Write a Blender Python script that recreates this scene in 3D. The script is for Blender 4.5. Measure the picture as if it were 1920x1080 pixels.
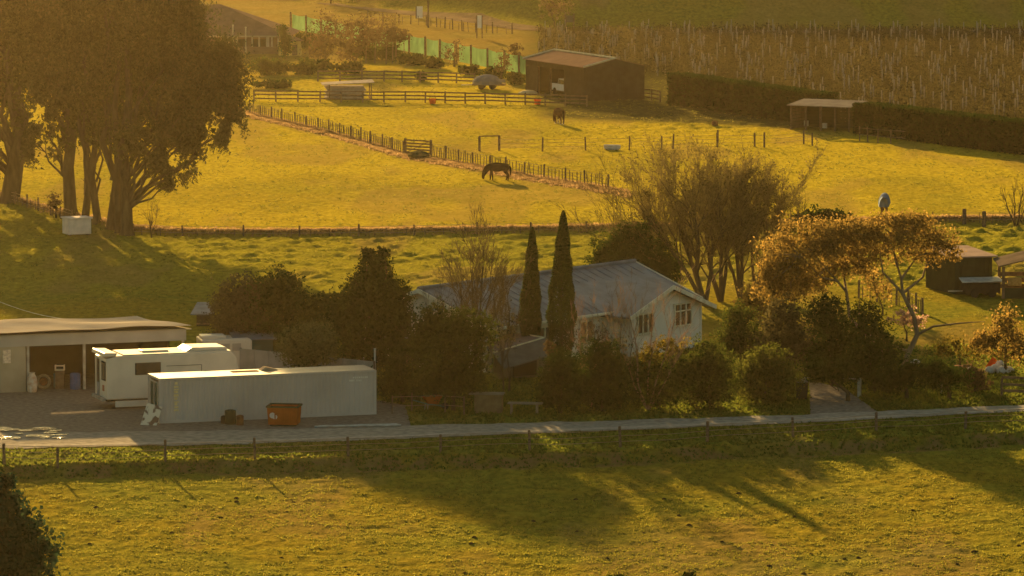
import bpy, bmesh, math, random
import numpy as np
from mathutils import Vector, Matrix

for o in list(bpy.data.objects):
    bpy.data.objects.remove(o)
SC = bpy.context.scene
COL = SC.collection
R = math.radians

# ------------------------------------------------------------------ camera
CH = 37.75; FPX = 10000.0; PITCH = math.atan(1071.0 / FPX)
cam_d = bpy.data.cameras.new('camera'); cam_d.sensor_width = 36; cam_d.lens = 36 * FPX / 1920
cam_d.clip_start = 1; cam_d.clip_end = 6000
cam = bpy.data.objects.new('camera', cam_d); COL.objects.link(cam)
cam.location = (0, 0, CH); cam.rotation_euler = (math.pi / 2 - PITCH, 0, 0)
SC.camera = cam
# ------------------------------------------------------------------ light
SUN_EL = 9.6; SUN_AZ = 11.9          # sun ahead of the camera, 11.9 degrees to the left
world = bpy.data.worlds.new('World'); SC.world = world; world.use_nodes = True
nt = world.node_tree; nt.nodes.clear()
sky = nt.nodes.new('ShaderNodeTexSky'); sky.sky_type = 'NISHITA'; sky.sun_disc = False
sky.sun_elevation = R(SUN_EL); sky.sun_rotation = R(-SUN_AZ); sky.air_density = 1.2; sky.dust_density = 3.0
tint = nt.nodes.new('ShaderNodeMix'); tint.data_type = 'RGBA'; tint.blend_type = 'MULTIPLY'
tint.inputs['Factor'].default_value = 1
tint.inputs[7].default_value = (0.60, 0.62, 0.46, 1)
bg = nt.nodes.new('ShaderNodeBackground'); bg.inputs['Strength'].default_value = 0.05
out = nt.nodes.new('ShaderNodeOutputWorld')
nt.links.new(sky.outputs[0], tint.inputs[6]); nt.links.new(tint.outputs[2], bg.inputs[0]); nt.links.new(bg.outputs[0], out.inputs[0])
sun_d = bpy.data.lights.new('sun', 'SUN'); sun_d.energy = 5.0; sun_d.angle = R(0.5); sun_d.color = (1.0, 0.64, 0.23)
sun = bpy.data.objects.new('sun', sun_d); COL.objects.link(sun)
sdir = Vector((-math.sin(R(SUN_AZ)) * math.cos(R(SUN_EL)), math.cos(R(SUN_AZ)) * math.cos(R(SUN_EL)), math.sin(R(SUN_EL))))
sun.rotation_euler = sdir.to_track_quat('Z', 'Y').to_euler(); sun.location = (-60, 400, 120)
SC.view_settings.view_transform = 'Standard'; SC.view_settings.look = 'None'; SC.view_settings.gamma = 1
SC.view_settings.use_curve_mapping = False
SC.view_settings.exposure = 2.5
HAZE_DENSITY = 3.4e-5
SC.render.engine = 'CYCLES'; SC.cycles.use_denoising = True
SC.cycles.volume_bounces = 0; SC.cycles.max_bounces = 6; SC.cycles.diffuse_bounces = 2
SC.cycles.transmission_bounces = 4; SC.cycles.transparent_max_bounces = 8

# ------------------------------------------------------------------ pixel <-> place
CP, SP = math.cos(PITCH), math.sin(PITCH)
def ray(px, py):
    u = px - 960; v = 540 - py
    return (u, FPX * CP + v * SP, -FPX * SP + v * CP)
def smooth(a, b, x):
    t = np.clip((x - a) / (b - a), 0, 1); return t * t * (3 - 2 * t)
def flat(px, py, z=0.0):
    r = ray(px, py); t = (z - CH) / r[2]; return (r[0] * t, r[1] * t)
def line_of(pts, z=0.0):
    a = sorted(flat(px, py, z) for px, py in pts); return np.array([p[0] for p in a]), np.array([p[1] for p in a])
L_FRONT = line_of([(0, 872), (260, 864), (826, 852), (1163, 845), (1326, 834), (1487, 828), (1920, 808)])
L_MID = line_of([(0, 372), (110, 405), (250, 436), (330, 442), (540, 443), (1040, 436), (1400, 428), (1750, 419), (1920, 417)], 0.0)
L_HILL = line_of([(0, -10), (500, -6), (700, 14), (980, 50), (1080, 59), (1920, 57)], 0.3)
HX = np.array([-90., -50, -30, -5, 3, 12, 70]); HM = np.array([4., 5, 8, 11, 15, 20, 23])
def zbase(x, y):
    x = np.asarray(x, float); y = np.asarray(y, float)
    z = -0.55 + 0.55 * smooth(-1.5, 0.0, y - np.interp(x, *L_FRONT))
    z = z + 0.32 * smooth(-0.5, 0.5, y - np.interp(x, *L_MID))
    d = y - np.interp(x, *L_HILL)
    hm = np.interp(x, HX, HM)
    up = hm * smooth(0, 1, d / (hm * 4.2)); dn = smooth(0, 1, (d - hm * 4.2) / (hm * 8))
    z = z + up * (1 - dn)
    return z
def G(px, py):
    z = 0.0
    for _ in range(30):
        x, y = flat(px, py, z); z = 0.5 * z + 0.5 * float(zbase(x, y))
    return Vector((x, y, float(zbase(x, y))))
def P(px, py, D):          # the point seen at pixel px,py standing at distance D
    r = ray(px, py); t = D / r[1]; return Vector((r[0] * t, D, CH + r[2] * t))
def S(D):                  # pixels per metre at distance D
    return FPX / (D * CP + (CH) * SP)

# value noise --------------------------------------------------------------
_rs = np.random.RandomState(7); _T = _rs.rand(256, 256)
def vnoise(x, y):
    xi = np.floor(x).astype(int); yi = np.floor(y).astype(int); fx = x - xi; fy = y - yi
    fx = fx * fx * (3 - 2 * fx); fy = fy * fy * (3 - 2 * fy)
    a = _T[xi % 256, yi % 256]; b = _T[(xi + 1) % 256, yi % 256]; c = _T[xi % 256, (yi + 1) % 256]; d = _T[(xi + 1) % 256, (yi + 1) % 256]
    return (a * (1 - fx) + b * fx) * (1 - fy) + (c * (1 - fx) + d * fx) * fy
def fbm(x, y, n=3):
    s = 0; a = 1.0; t = 0
    for k in range(n):
        s = s + a * vnoise(x * 2 ** k + 17 * k, y * 2 ** k + 31 * k); t += a; a *= .5
    return s / t

# ------------------------------------------------------------------ materials
MAT = {}
def nodes(m):
    m.use_nodes = True; n = m.node_tree; n.nodes.clear(); return n
def mat(name, col, rough=0.8, col2=None, scale=2.0, bump=0.0, bscale=None, metal=0.0, spec=0.0, mix=(0.35, 0.65), stretch=(1, 1, 1), detail=5):
    if name in MAT: return MAT[name]
    m = bpy.data.materials.new(name); n = nodes(m); N = n.nodes; L = n.links
    o = N.new('ShaderNodeOutputMaterial'); b = N.new('ShaderNodeBsdfPrincipled'); L.new(b.outputs[0], o.inputs[0])
    b.inputs['Roughness'].default_value = rough; b.inputs['Metallic'].default_value = metal
    b.inputs['Specular IOR Level'].default_value = spec
    tc = N.new('ShaderNodeTexCoord'); mp = N.new('ShaderNodeMapping'); L.new(tc.outputs['Object'], mp.inputs[0]); mp.inputs['Scale'].default_value = stretch
    if col2 is None: col2 = tuple(c * .7 for c in col)
    nz = N.new('ShaderNodeTexNoise'); nz.inputs['Scale'].default_value = scale; nz.inputs['Detail'].default_value = detail; L.new(mp.outputs[0], nz.inputs['Vector'])
    cr = N.new('ShaderNodeValToRGB'); cr.color_ramp.elements[0].position = mix[0]; cr.color_ramp.elements[1].position = mix[1]
    cr.color_ramp.elements[0].color = (*col, 1); cr.color_ramp.elements[1].color = (*col2, 1)
    L.new(nz.outputs['Fac'], cr.inputs[0]); L.new(cr.outputs[0], b.inputs['Base Color'])
    if bump:
        n2 = N.new('ShaderNodeTexNoise'); n2.inputs['Scale'].default_value = bscale or scale * 3; n2.inputs['Detail'].default_value = 4; L.new(mp.outputs[0], n2.inputs['Vector'])
        bp = N.new('ShaderNodeBump'); bp.inputs['Strength'].default_value = 1; bp.inputs['Distance'].default_value = bump
        L.new(n2.outputs['Fac'], bp.inputs['Height']); L.new(bp.outputs[0], b.inputs['Normal'])
    MAT[name] = m; return m
def leafmat(name, c1, c2, trans=0.35, c3=None):
    if name in MAT: return MAT[name]
    m = bpy.data.materials.new(name); n = nodes(m); N = n.nodes; L = n.links
    o = N.new('ShaderNodeOutputMaterial'); d = N.new('ShaderNodeBsdfDiffuse'); t = N.new('ShaderNodeBsdfTranslucent'); mx = N.new('ShaderNodeMixShader')
    g = N.new('ShaderNodeNewGeometry'); cr = N.new('ShaderNodeValToRGB')
    cr.color_ramp.elements[0].color = (*c1, 1); cr.color_ramp.elements[1].color = (*c2, 1)
    if c3:
        e = cr.color_ramp.elements.new(.85); e.color = (*c2, 1); cr.color_ramp.elements[-1].color = (*c3, 1)
    L.new(g.outputs['Random Per Island'], cr.inputs[0])
    tc = N.new('ShaderNodeTexCoord'); nz = N.new('ShaderNodeTexNoise'); nz.inputs['Scale'].default_value = .6; L.new(tc.outputs['Object'], nz.inputs['Vector'])
    mr = N.new('ShaderNodeMapRange'); mr.inputs['From Min'].default_value = .3; mr.inputs['From Max'].default_value = .7; mr.inputs['To Min'].default_value = .75; mr.inputs['To Max'].default_value = 1.25
    L.new(nz.outputs['Fac'], mr.inputs[0])
    vm = N.new('ShaderNodeVectorMath'); vm.operation = 'SCALE'; L.new(cr.outputs[0], vm.inputs[0]); L.new(mr.outputs[0], vm.inputs['Scale'])
    L.new(vm.outputs[0], d.inputs['Color']); L.new(vm.outputs[0], t.inputs['Color'])
    mx.inputs[0].default_value = trans; L.new(d.outputs[0], mx.inputs[1]); L.new(t.outputs[0], mx.inputs[2]); L.new(mx.outputs[0], o.inputs[0])
    MAT[name] = m; return m

# ------------------------------------------------------------------ object helpers
def tag(o, label=None, cat=None, group=None, kind=None):
    if label: o['label'] = label
    if cat: o['category'] = cat
    if group: o['group'] = group
    if kind: o['kind'] = kind
    return o
def empty(name, loc, rz=0.0, label=None, cat=None, group=None):
    o = bpy.data.objects.new(name, None); COL.objects.link(o); o.location = loc; o.rotation_euler = (0, 0, rz); o.empty_display_size = .3
    return tag(o, label, cat, group)
def link_mesh(name, me, parent=None, loc=None, rot=None):
    o = bpy.data.objects.new(name, me); COL.objects.link(o)
    if parent: o.parent = parent
    if loc is not None: o.location = loc
    if rot is not None: o.rotation_euler = rot
    return o
def np_mesh(name, v, f, m, smooth_=False):
    v = np.asarray(v, np.float32); f = np.asarray(f, np.int32)
    me = bpy.data.meshes.new(name); k = f.shape[1]
    me.vertices.add(len(v)); me.vertices.foreach_set('co', v.ravel())
    me.loops.add(f.size); me.loops.foreach_set('vertex_index', f.ravel())
    me.polygons.add(len(f)); me.polygons.foreach_set('loop_start', np.arange(0, f.size, k, dtype=np.int32))
    me.update(calc_edges=True)
    if smooth_: me.polygons.foreach_set('use_smooth', np.ones(len(f), bool))
    if m: me.materials.append(m)
    return me
class MB:
    def __init__(s): s.v = []; s.f = []
    def add(s, vs, fs):
        n = len(s.v); s.v += [tuple(p) for p in vs]; s.f += [tuple(i + n for i in f) for f in fs]; return s
    def box(s, c, d, rz=0.0, M=None):
        x, y, z = d[0] / 2, d[1] / 2, d[2] / 2; ca, sa = math.cos(rz), math.sin(rz); vs = []
        for k in (-z, z):
            for i, j in ((-x, -y), (x, -y), (x, y), (-x, y)):
                p = Vector((c[0] + i * ca - j * sa, c[1] + i * sa + j * ca, c[2] + k)); vs.append(M @ p if M else p)
        return s.add(vs, [(3, 2, 1, 0), (4, 5, 6, 7), (0, 1, 5, 4), (1, 2, 6, 5), (2, 3, 7, 6), (3, 0, 4, 7)])
    def prism(s, poly, vec):       # polygon of 3d points swept along vec
        n = len(poly); vec = Vector(vec); a = [Vector(p) for p in poly]; b = [p + vec for p in a]
        return s.add(a + b, [tuple(range(n - 1, -1, -1)), tuple(range(n, 2 * n))] + [(i, (i + 1) % n, n + (i + 1) % n, n + i) for i in range(n)])
    def quad(s, *p): return s.add(p, [tuple(range(len(p)))])
    def tube(s, pts, rad, k=5, cap=True):
        pts = [Vector(p) for p in pts]; n = len(s.v); rings = []
        if not hasattr(rad, '__len__'): rad = [rad] * len(pts)
        ref = Vector((1, 0, 0))
        for i, p in enumerate(pts):
            t = (pts[min(i + 1, len(pts) - 1)] - pts[max(i - 1, 0)]); t = t.normalized() if t.length > 1e-9 else Vector((0, 0, 1))
            a = t.cross(ref)
            if a.length < .15: a = t.cross(Vector((0, 1, 0)))
            a.normalize(); b = t.cross(a)
            for j in range(k):
                th = 2 * math.pi * j / k; s.v.append(tuple(p + (a * math.cos(th) + b * math.sin(th)) * rad[i]))
        for i in range(len(pts) - 1):
            for j in range(k):
                q = n + i * k; s.f.append((q + j, q + (j + 1) % k, q + k + (j + 1) % k, q + k + j))
        if cap: s.f.append(tuple(n + j for j in range(k))); s.f.append(tuple(n + (len(pts) - 1) * k + j for j in range(k - 1, -1, -1)))
        return s
    def cyl(s, c, r, h, k=10, axis=2, r2=None):
        d = Vector((0, 0, 0)); d[axis] = h; c = Vector(c); return s.tube([c, c + d], [r, r if r2 is None else r2], k)
    def lathe(s, c, prof, k=12):
        n = len(s.v)
        for r, z in prof:
            for j in range(k): s.v.append((c[0] + r * math.cos(2 * math.pi * j / k), c[1] + r * math.sin(2 * math.pi * j / k), c[2] + z))
        for i in range(len(prof) - 1):
            for j in range(k): q = n + i * k; s.f.append((q + j, q + (j + 1) % k, q + k + (j + 1) % k, q + k + j))
        s.f.append(tuple(n + j for j in range(k - 1, -1, -1))); s.f.append(tuple(n + (len(prof) - 1) * k + j for j in range(k)))
        return s
    def mesh(s, name, m, sm=False, off=None):
        me = bpy.data.meshes.new(name); v = s.v
        if off is not None: v = [(a - off[0], b - off[1], c - off[2]) for a, b, c in v]
        me.from_pydata(v, [], s.f); me.update()
        if m: me.materials.append(m)
        if sm: me.polygons.foreach_set('use_smooth', np.ones(len(me.polygons), bool))
        return me
    def build(s, name, m, parent=None, sm=False, world_=False, bevel=0):
        off = parent.location if (parent is not None and world_) else None
        o = link_mesh(name, s.mesh(name, m, sm, off), parent)
        if bevel:
            b = o.modifiers.new('bevel', 'BEVEL'); b.width = bevel; b.segments = 2; b.limit_method = 'ANGLE'
        return o

# ------------------------------------------------------------------ terrain
def poly_mask(x, y, poly):
    inside = np.zeros(np.shape(x), bool); n = len(poly)
    for i in range(n):
        x1, y1 = poly[i]; x2, y2 = poly[(i + 1) % n]
        c = ((y1 > y) != (y2 > y)) & (x < (x2 - x1) * (y - y1) / (y2 - y1 + 1e-12) + x1); inside ^= c
    return inside
def gp(pts): return [tuple(G(a, b)[:2]) for a, b in pts]
ROAD_N = line_of([(-40, 812), (0, 812), (400, 808), (745, 799), (1325, 784), (1520, 777), (1920, 759), (1980, 757)])
ROAD_S = line_of([(-40, 842), (0, 841), (400, 834), (740, 823), (1325, 800), (1643, 786), (1920, 771), (1980, 769)])
YARD = [flat(*p) for p in [(-60, 700), (60, 700), (440, 700), (760, 760), (770, 798), (745, 801), (400, 810), (-60, 815)]]
DRIVE = [flat(*p) for p in [(1516, 712), (1585, 730), (1645, 772), (1560, 779), (1520, 779)]]
def dist_line(x, y, L): return y - np.interp(x, *L)
F_C = [G(*p) for p in [(440, 203), (468, 213), (610, 246), (760, 289), (900, 313), (1000, 332), (1140, 354), (1180, 362)]]
FCx = np.array([p.x for p in F_C]); FCy = np.array([p.y for p in F_C])
def ztotal(x, y):
    x = np.asarray(x, float); y = np.asarray(y, float)
    z = zbase(x, y)
    fr = np.interp(x, *L_FRONT); md = np.interp(x, *L_MID); hl = np.interp(x, *L_HILL)
    amp = np.full(np.shape(x), .05)
    lower = smooth(0, 1, (fr - 1.5 - y) / 1.5)
    lumps = smooth(0, 1, (y - 350) / 8) * smooth(0, 1, (md - .8 - y) / 1.0)
    patch = smooth(.42, .60, fbm(x * .06 + 4, y * .03 + 9, 2))
    yards = smooth(0, 1, (y - 470) / 20) * smooth(0, 1, (560 - y) / 15)
    mid = smooth(0, 1, (y - md - 1) / 3) * (1 - smooth(0, 1, (y - 470) / 20))
    right_low = smooth(20, 24, x) * smooth(0, 1, (y - 290) / 10) * smooth(0, 1, (md - y) / 3)
    a_big = .19 * lumps + .20 * yards * patch + .05 * mid + .055 * right_low
    a_small = .03 * lower + .045
    h = smooth(.42, .78, fbm(x / .75, y / 1.4, 3)) - .25
    h2 = fbm(x / .55 + 50, y / .8 + 50, 2) - .5
    zz = a_big * h + a_small * h2 * 2 + .05 * (vnoise(x / 9, y / 14) - .5)
    k = np.ones(np.shape(x))
    rd = (y > np.interp(x, *ROAD_S) - 1.2) & (y < np.interp(x, *ROAD_N) + 1.2)
    k = np.where(rd, .0, k); k = np.where(poly_mask(x, y, YARD) | poly_mask(x, y, DRIVE), 0.0, k)
    garden = (y > 288) & (y < 345) & (x < 30)
    k = np.where(garden, k * .4, k)
    verge = smooth(0, 1, (np.interp(x, *ROAD_S) - .8 - y) / 1.0) * smooth(0, 1, (y - fr) / .8)
    zz = zz + verge * .12 * (h)
    return z + zz * k - np.where(k == 0, .03, 0)
tc_ = np.linspace(-1.12, 1.12, 300)
ext = np.array([1.3, 1.7, 2.4, 4, 7, 11])
tt = np.concatenate([-ext[::-1], tc_, ext])
rows = [224.0]
while rows[-1] < 690: rows.append(rows[-1] + max(.30, rows[-1] * .00125))
rows = np.array([-300, -100, 0, 100, 170, 205] + rows + [700, 712, 726, 745, 770, 800, 850, 920, 1000, 1200, 1500])
Y = np.repeat(rows[:, None], len(tt), 1); Wd = .0965 * np.maximum(Y, 224) + 3
X = tt[None, :] * Wd
Zt = ztotal(X, Y)
nr, nc = X.shape
V = np.stack([X, Y, Zt], -1).reshape(-1, 3)
idx = np.arange(nr * nc).reshape(nr, nc)
F = np.stack([idx[:-1, :-1], idx[:-1, 1:], idx[1:, 1:], idx[1:, :-1]], -1).reshape(-1, 4)
# zone attribute: R = dry/brown, G = lush green, B = vineyard litter
dry = np.zeros(X.shape); lush = np.zeros(X.shape); vin = np.zeros(X.shape)
dfc = np.abs(Y - np.interp(X, FCx, FCy)); onc = (X > FCx[0]) & (X < FCx[-1])
dry = np.where(onc, np.exp(-((Y - np.interp(X, FCx, FCy) + 2.0) / 3.2) ** 2) * 1.25, 0)
dm = Y - np.interp(X, *L_MID); dry = np.maximum(dry, np.exp(-((dm - .8) / .9) ** 2) * .9)
dry = np.maximum(dry, .42 * smooth(.5, .7, fbm(X / 5, Y / 20, 3)))
dfr = Y - np.interp(X, *L_FRONT)
dry = np.maximum(dry, .8 * smooth(-2.6, -1.6, dfr) * smooth(.3, -.6, dfr) * smooth(.35, .6, vnoise(X * 1.3, Y * 1.3)))
lush = np.maximum(smooth(0, .5, dfr) * smooth(320, 300, Y) * .9, smooth(340, 360, Y) * smooth(.5, -1.5, dm) * .40)
lush = np.maximum(lush, .45 * smooth(-1, 2, Y - np.interp(X, *L_HILL)))
VX0 = G(1010, 160).x
vin = smooth(VX0 - 3, VX0 + 2, X) * smooth(497, 505, Y + X * .55) * (1 - smooth(-4, 0, Y - np.interp(X, *L_HILL)))
vin = np.maximum(vin, .6 * smooth(-10, -14, X + 0 * Y) * 0)
dry = np.maximum(dry, .5 * smooth(572, 586, Y) * (X < VX0) * (1 - .8 * smooth(-1, 2, Y - np.interp(X, *L_HILL))))
cols = np.stack([np.clip(dry, 0, 1), np.clip(lush, 0, 1), np.clip(vin, 0, 1), np.clip(np.maximum(smooth(-1, 2, dm) * (1 - lush), .6 * smooth(345, 360, Y) * (dm < 0)) * (1 - .45 * smooth(.5, .68, fbm(X / 11 + 7, Y / 30 + 2, 3))) * (1 - smooth(572, 586, Y)), 0, 1)], -1).reshape(-1, 4).astype(np.float32)
def ground_material():
    m = bpy.data.materials.new('pasture'); n = nodes(m); N = n.nodes; L = n.links
    o = N.new('ShaderNodeOutputMaterial'); b = N.new('ShaderNodeBsdfDiffuse'); L.new(b.outputs[0], o.inputs[0])
    at = N.new('ShaderNodeVertexColor'); at.layer_name = 'zone'; sp = N.new('ShaderNodeSeparateColor'); L.new(at.outputs[0], sp.inputs[0])
    tc = N.new('ShaderNodeTexCoord')
    def noise(sc, det, stretch=(1, 1, 1)):
        mp = N.new('ShaderNodeMapping'); mp.inputs['Scale'].default_value = stretch; L.new(tc.outputs['Object'], mp.inputs[0])
        z = N.new('ShaderNodeTexNoise'); z.inputs['Scale'].default_value = sc; z.inputs['Detail'].default_value = det; z.inputs['Roughness'].default_value = .65; L.new(mp.outputs[0], z.inputs['Vector']); return z.outputs['Fac']
    def ramp(f, stops):
        c = N.new('ShaderNodeValToRGB'); e = c.color_ramp.elements
        e[0].position = stops[0][0]; e[0].color = (*stops[0][1], 1); e[1].position = stops[-1][0]; e[1].color = (*stops[-1][1], 1)
        for p, q in stops[1:-1]: k = e.new(p); k.color = (*q, 1)
        L.new(f, c.inputs[0]); return c.outputs[0]
    def mix(f, a, b_, mode='MIX'):
        x = N.new('ShaderNodeMix'); x.data_type = 'RGBA'; x.blend_type = mode
        if isinstance(f, float): x.inputs[0].default_value = f
        else: L.new(f, x.inputs[0])
        L.new(a, x.inputs[6]); L.new(b_, x.inputs[7]); return x.outputs[2]
    fine = noise(2.4, 6, (1, .45, 1)); big = noise(.07, 4); med = noise(.5, 5, (1, .5, 1))
    base = ramp(fine, [(.3, (.10, .08, .013)), (.5, (.18, .142, .016)), (.72, (.26, .195, .025))])
    grn = ramp(fine, [(.3, (.055, .075, .012)), (.5, (.11, .135, .02)), (.72, (.18, .19, .028))])
    bf = N.new('ShaderNodeMapRange'); bf.inputs['From Min'].default_value = .42; bf.inputs['From Max'].default_value = .6; L.new(big, bf.inputs[0])
    bm = N.new('ShaderNodeMath'); bm.operation = 'MULTIPLY'; bm.inputs[1].default_value = .6; L.new(bf.outputs[0], bm.inputs[0])
    c = mix(bm.outputs[0], base, grn)
    straw = ramp(fine, [(.3, (.20, .16, .014)), (.5, (.31, .24, .02)), (.72, (.41, .33, .032))])
    c = mix(at.outputs[1], c, straw)
    c = mix(sp.outputs[1], c, grn)
    dr = ramp(med, [(.3, (.13, .075, .035)), (.6, (.21, .13, .06)), (.8, (.28, .19, .09))])
    md = N.new('ShaderNodeMath'); md.operation = 'MULTIPLY'; L.new(sp.outputs[0], md.inputs[0])
    mr = N.new('ShaderNodeMapRange'); mr.inputs['From Min'].default_value = .3; mr.inputs['From Max'].default_value = .6; mr.inputs['To Min'].default_value = .5; mr.inputs['To Max'].default_value = 1.1; L.new(fine, mr.inputs[0]); L.new(mr.outputs[0], md.inputs[1])
    c = mix(md.outputs[0], c, dr)
    vn = ramp(noise(1.6, 5), [(.3, (.035, .034, .013)), (.55, (.07, .063, .021)), (.75, (.13, .105, .028))])
    c = mix(sp.outputs[2], c, vn)
    L.new(c, b.inputs['Color'])
    bp = N.new('ShaderNodeBump'); bp.inputs['Distance'].default_value = .22; bp.inputs['Strength'].default_value = .8
    L.new(noise(3.4, 5, (1, .6, 1)), bp.inputs['Height']); L.new(bp.outputs[0], b.inputs['Normal'])
    return m
me = np_mesh('ground', V, F, ground_material(), True)
ca = me.color_attributes.new('zone', 'FLOAT_COLOR', 'POINT'); ca.data.foreach_set('color', cols.ravel())
ground = tag(link_mesh('ground', me), 'rolling pasture of golden and green grass under everything', kind='structure')

def sheet(name, L0, L1, x0, x1, z, m, nx=160, ny=8, label=None, jag=0.0):
    xs = np.linspace(x0, x1, nx); ts = np.linspace(0, 1, ny)
    a = np.interp(xs, *L0); b = np.interp(xs, *L1)
    a = a + jag * (fbm(xs * .9, xs * 0 + 3, 3) - .5) * 2; b = b + jag * (fbm(xs * .9, xs * 0 + 33, 3) - .5) * 2
    Yy = a[None, :] + (b - a)[None, :] * ts[:, None]; Xx = np.repeat(xs[None, :], ny, 0)
    v = np.stack([Xx, Yy, np.full(Xx.shape, z)], -1).reshape(-1, 3); i = np.arange(nx * ny).reshape(ny, nx)
    f = np.stack([i[:-1, :-1], i[:-1, 1:], i[1:, 1:], i[1:, :-1]], -1).reshape(-1, 4)
    return tag(link_mesh(name, np_mesh(name, v, f, m)), label, kind='structure')
def poly_sheet(name, poly, z, m, label):
    mb = MB(); mb.add([(x, y, z) for x, y in poly], [tuple(range(len(poly)))]); return tag(mb.build(name, m), label, kind='structure')
def gravel_mat():
    m = bpy.data.materials.new('gravel'); n = nodes(m); N = n.nodes; L = n.links
    o = N.new('ShaderNodeOutputMaterial'); b = N.new('ShaderNodeBsdfPrincipled'); L.new(b.outputs[0], o.inputs[0])
    tc = N.new('ShaderNodeTexCoord'); z = N.new('ShaderNodeTexNoise'); z.inputs['Scale'].default_value = 3.5; z.inputs['Detail'].default_value = 8; L.new(tc.outputs['Object'], z.inputs['Vector'])
    c = N.new('ShaderNodeValToRGB'); c.color_ramp.elements[0].position = .3; c.color_ramp.elements[0].color = (.105, .09, .075, 1); c.color_ramp.elements[1].position = .7; c.color_ramp.elements[1].color = (.22, .19, .16, 1)
    L.new(z.outputs['Fac'], c.inputs[0]); L.new(c.outputs[0], b.inputs['Base Color']); b.inputs['Roughness'].default_value = .9; b.inputs['Specular IOR Level'].default_value = 0
    z2 = N.new('ShaderNodeTexNoise'); z2.inputs['Scale'].default_value = 9; z2.inputs['Detail'].default_value = 4; L.new(tc.outputs['Object'], z2.inputs['Vector'])
    bp = N.new('ShaderNodeBump'); bp.inputs['Distance'].default_value = .03; L.new(z2.outputs['Fac'], bp.inputs['Height']); L.new(bp.outputs[0], b.inputs['Normal'])
    return m
GRAVEL = gravel_mat()
road = sheet('road', ROAD_S, ROAD_N, -34, 36, .012, mat('lane_gravel', (.30, .27, .23), .9, (.19, .17, .145), 2.2, bump=.03, bscale=9), jag=.4, label='pale gravel lane running along the front of the yard and garden')
poly_sheet('yard', YARD, .004, GRAVEL, 'gravel yard in front of the open sheds')
poly_sheet('driveway', DRIVE, .006, GRAVEL, 'gravel driveway joining the lane beside the letterbox')
# wheel ruts and centre strip on the lane
mid0 = (ROAD_S[0], ROAD_S[1] * .60 + np.interp(ROAD_S[0], *ROAD_N) * .40); mid1 = (ROAD_S[0], ROAD_S[1] * .52 + np.interp(ROAD_S[0], *ROAD_N) * .48)
sheet('gravel_strip', (ROAD_S[0], ROAD_S[1] + .5), (ROAD_S[0], ROAD_S[1] + 1.3), -34, 36, .02, mat('pale_gravel', (.38, .34, .29), .9, (.26, .23, .195), 3.0), jag=.22, label='pale loose gravel along the near edge of the lane')
# puddle on the left of the yard
pm = bpy.data.materials.new('puddle_water'); n = nodes(pm); N = n.nodes; L = n.links
o_ = N.new('ShaderNodeOutputMaterial'); b_ = N.new('ShaderNodeBsdfPrincipled'); L.new(b_.outputs[0], o_.inputs[0]); b_.inputs['Base Color'].default_value = (.05, .036, .025, 1); b_.inputs['Specular IOR Level'].default_value = .12; b_.inputs['Roughness'].default_value = .18
tc_n = N.new('ShaderNodeTexCoord'); z_ = N.new('ShaderNodeTexNoise'); z_.inputs['Scale'].default_value = 1.3; z_.inputs['Detail'].default_value = 5; L.new(tc_n.outputs['Object'], z_.inputs['Vector'])
bp_ = N.new('ShaderNodeBump'); bp_.inputs['Distance'].default_value = .35; L.new(z_.outputs['Fac'], bp_.inputs['Height']); L.new(bp_.outputs[0], b_.inputs['Normal'])
pr = random.Random(5)
for k, (cx, cy, rx, ry) in enumerate([(pr.uniform(-12, 118), pr.uniform(802, 823), pr.uniform(.22, .62), pr.uniform(.22, .5)) for _ in range(20)]):
    c = flat(cx, cy); pts = []
    for j in range(36):
        a = 2 * math.pi * j / 36; r = 1 + .35 * (fbm(np.array(3 + 2 * math.cos(a) + k * 9), np.array(5 + 2 * math.sin(a)), 3) - .5) * 2
        pts.append((c[0] + rx * r * math.cos(a), c[1] + ry * r * math.sin(a) + .25 * rx * math.cos(a)))
    poly_sheet('puddle', pts, .026 + k * .0015, pm, 'shallow rutted puddle glinting on the left of the yard')
# far tracks
def far_strip(name, pts, w, m, label, dz=.05):
    mb = MB(); P3 = []
    for (px, py), ww in zip(pts, w):
        P3.append((G(px, py), ww))
    dense = []
    for (a, wa), (b, wb) in zip(P3[:-1], P3[1:]):
        for t in np.linspace(0, 1, 40, endpoint=False): dense.append((a.lerp(b, t), wa + (wb - wa) * t))
    dense.append(P3[-1])
    vs = []; 
    for p, ww in dense:
        for s_ in (0, .33, .66, 1): yy = p.y + ww * s_; vs.append((p.x, yy, float(ztotal(p.x, yy)) + dz))
    fs = []
    for i in range(len(dense) - 1):
        for k in range(3): q = i * 4 + k; fs.append((q, q + 4, q + 5, q + 1))
    mb.add(vs, fs); return tag(mb.build(name, m), label, kind='structure')
SAND = mat('sandy_track', (.15, .11, .075), .9, (.10, .075, .05), .6)
far_strip('track', [(470, -30), (560, 2), (700, 22), (800, 32), (900, 46), (960, 56), (1090, 63)], [7, 7, 7, 9, 14, 12, 3], SAND, 'sandy farm track curving along the foot of the hill', .07)
far_strip('headland', [(1080, 64), (1300, 63), (1600, 62), (1980, 62)], [6, 6, 6, 6], mat('headland_dirt', (.28, .24, .20), .9, (.20, .17, .14), .8), 'pale dirt strip between the vineyard and the hill', .07)
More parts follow.
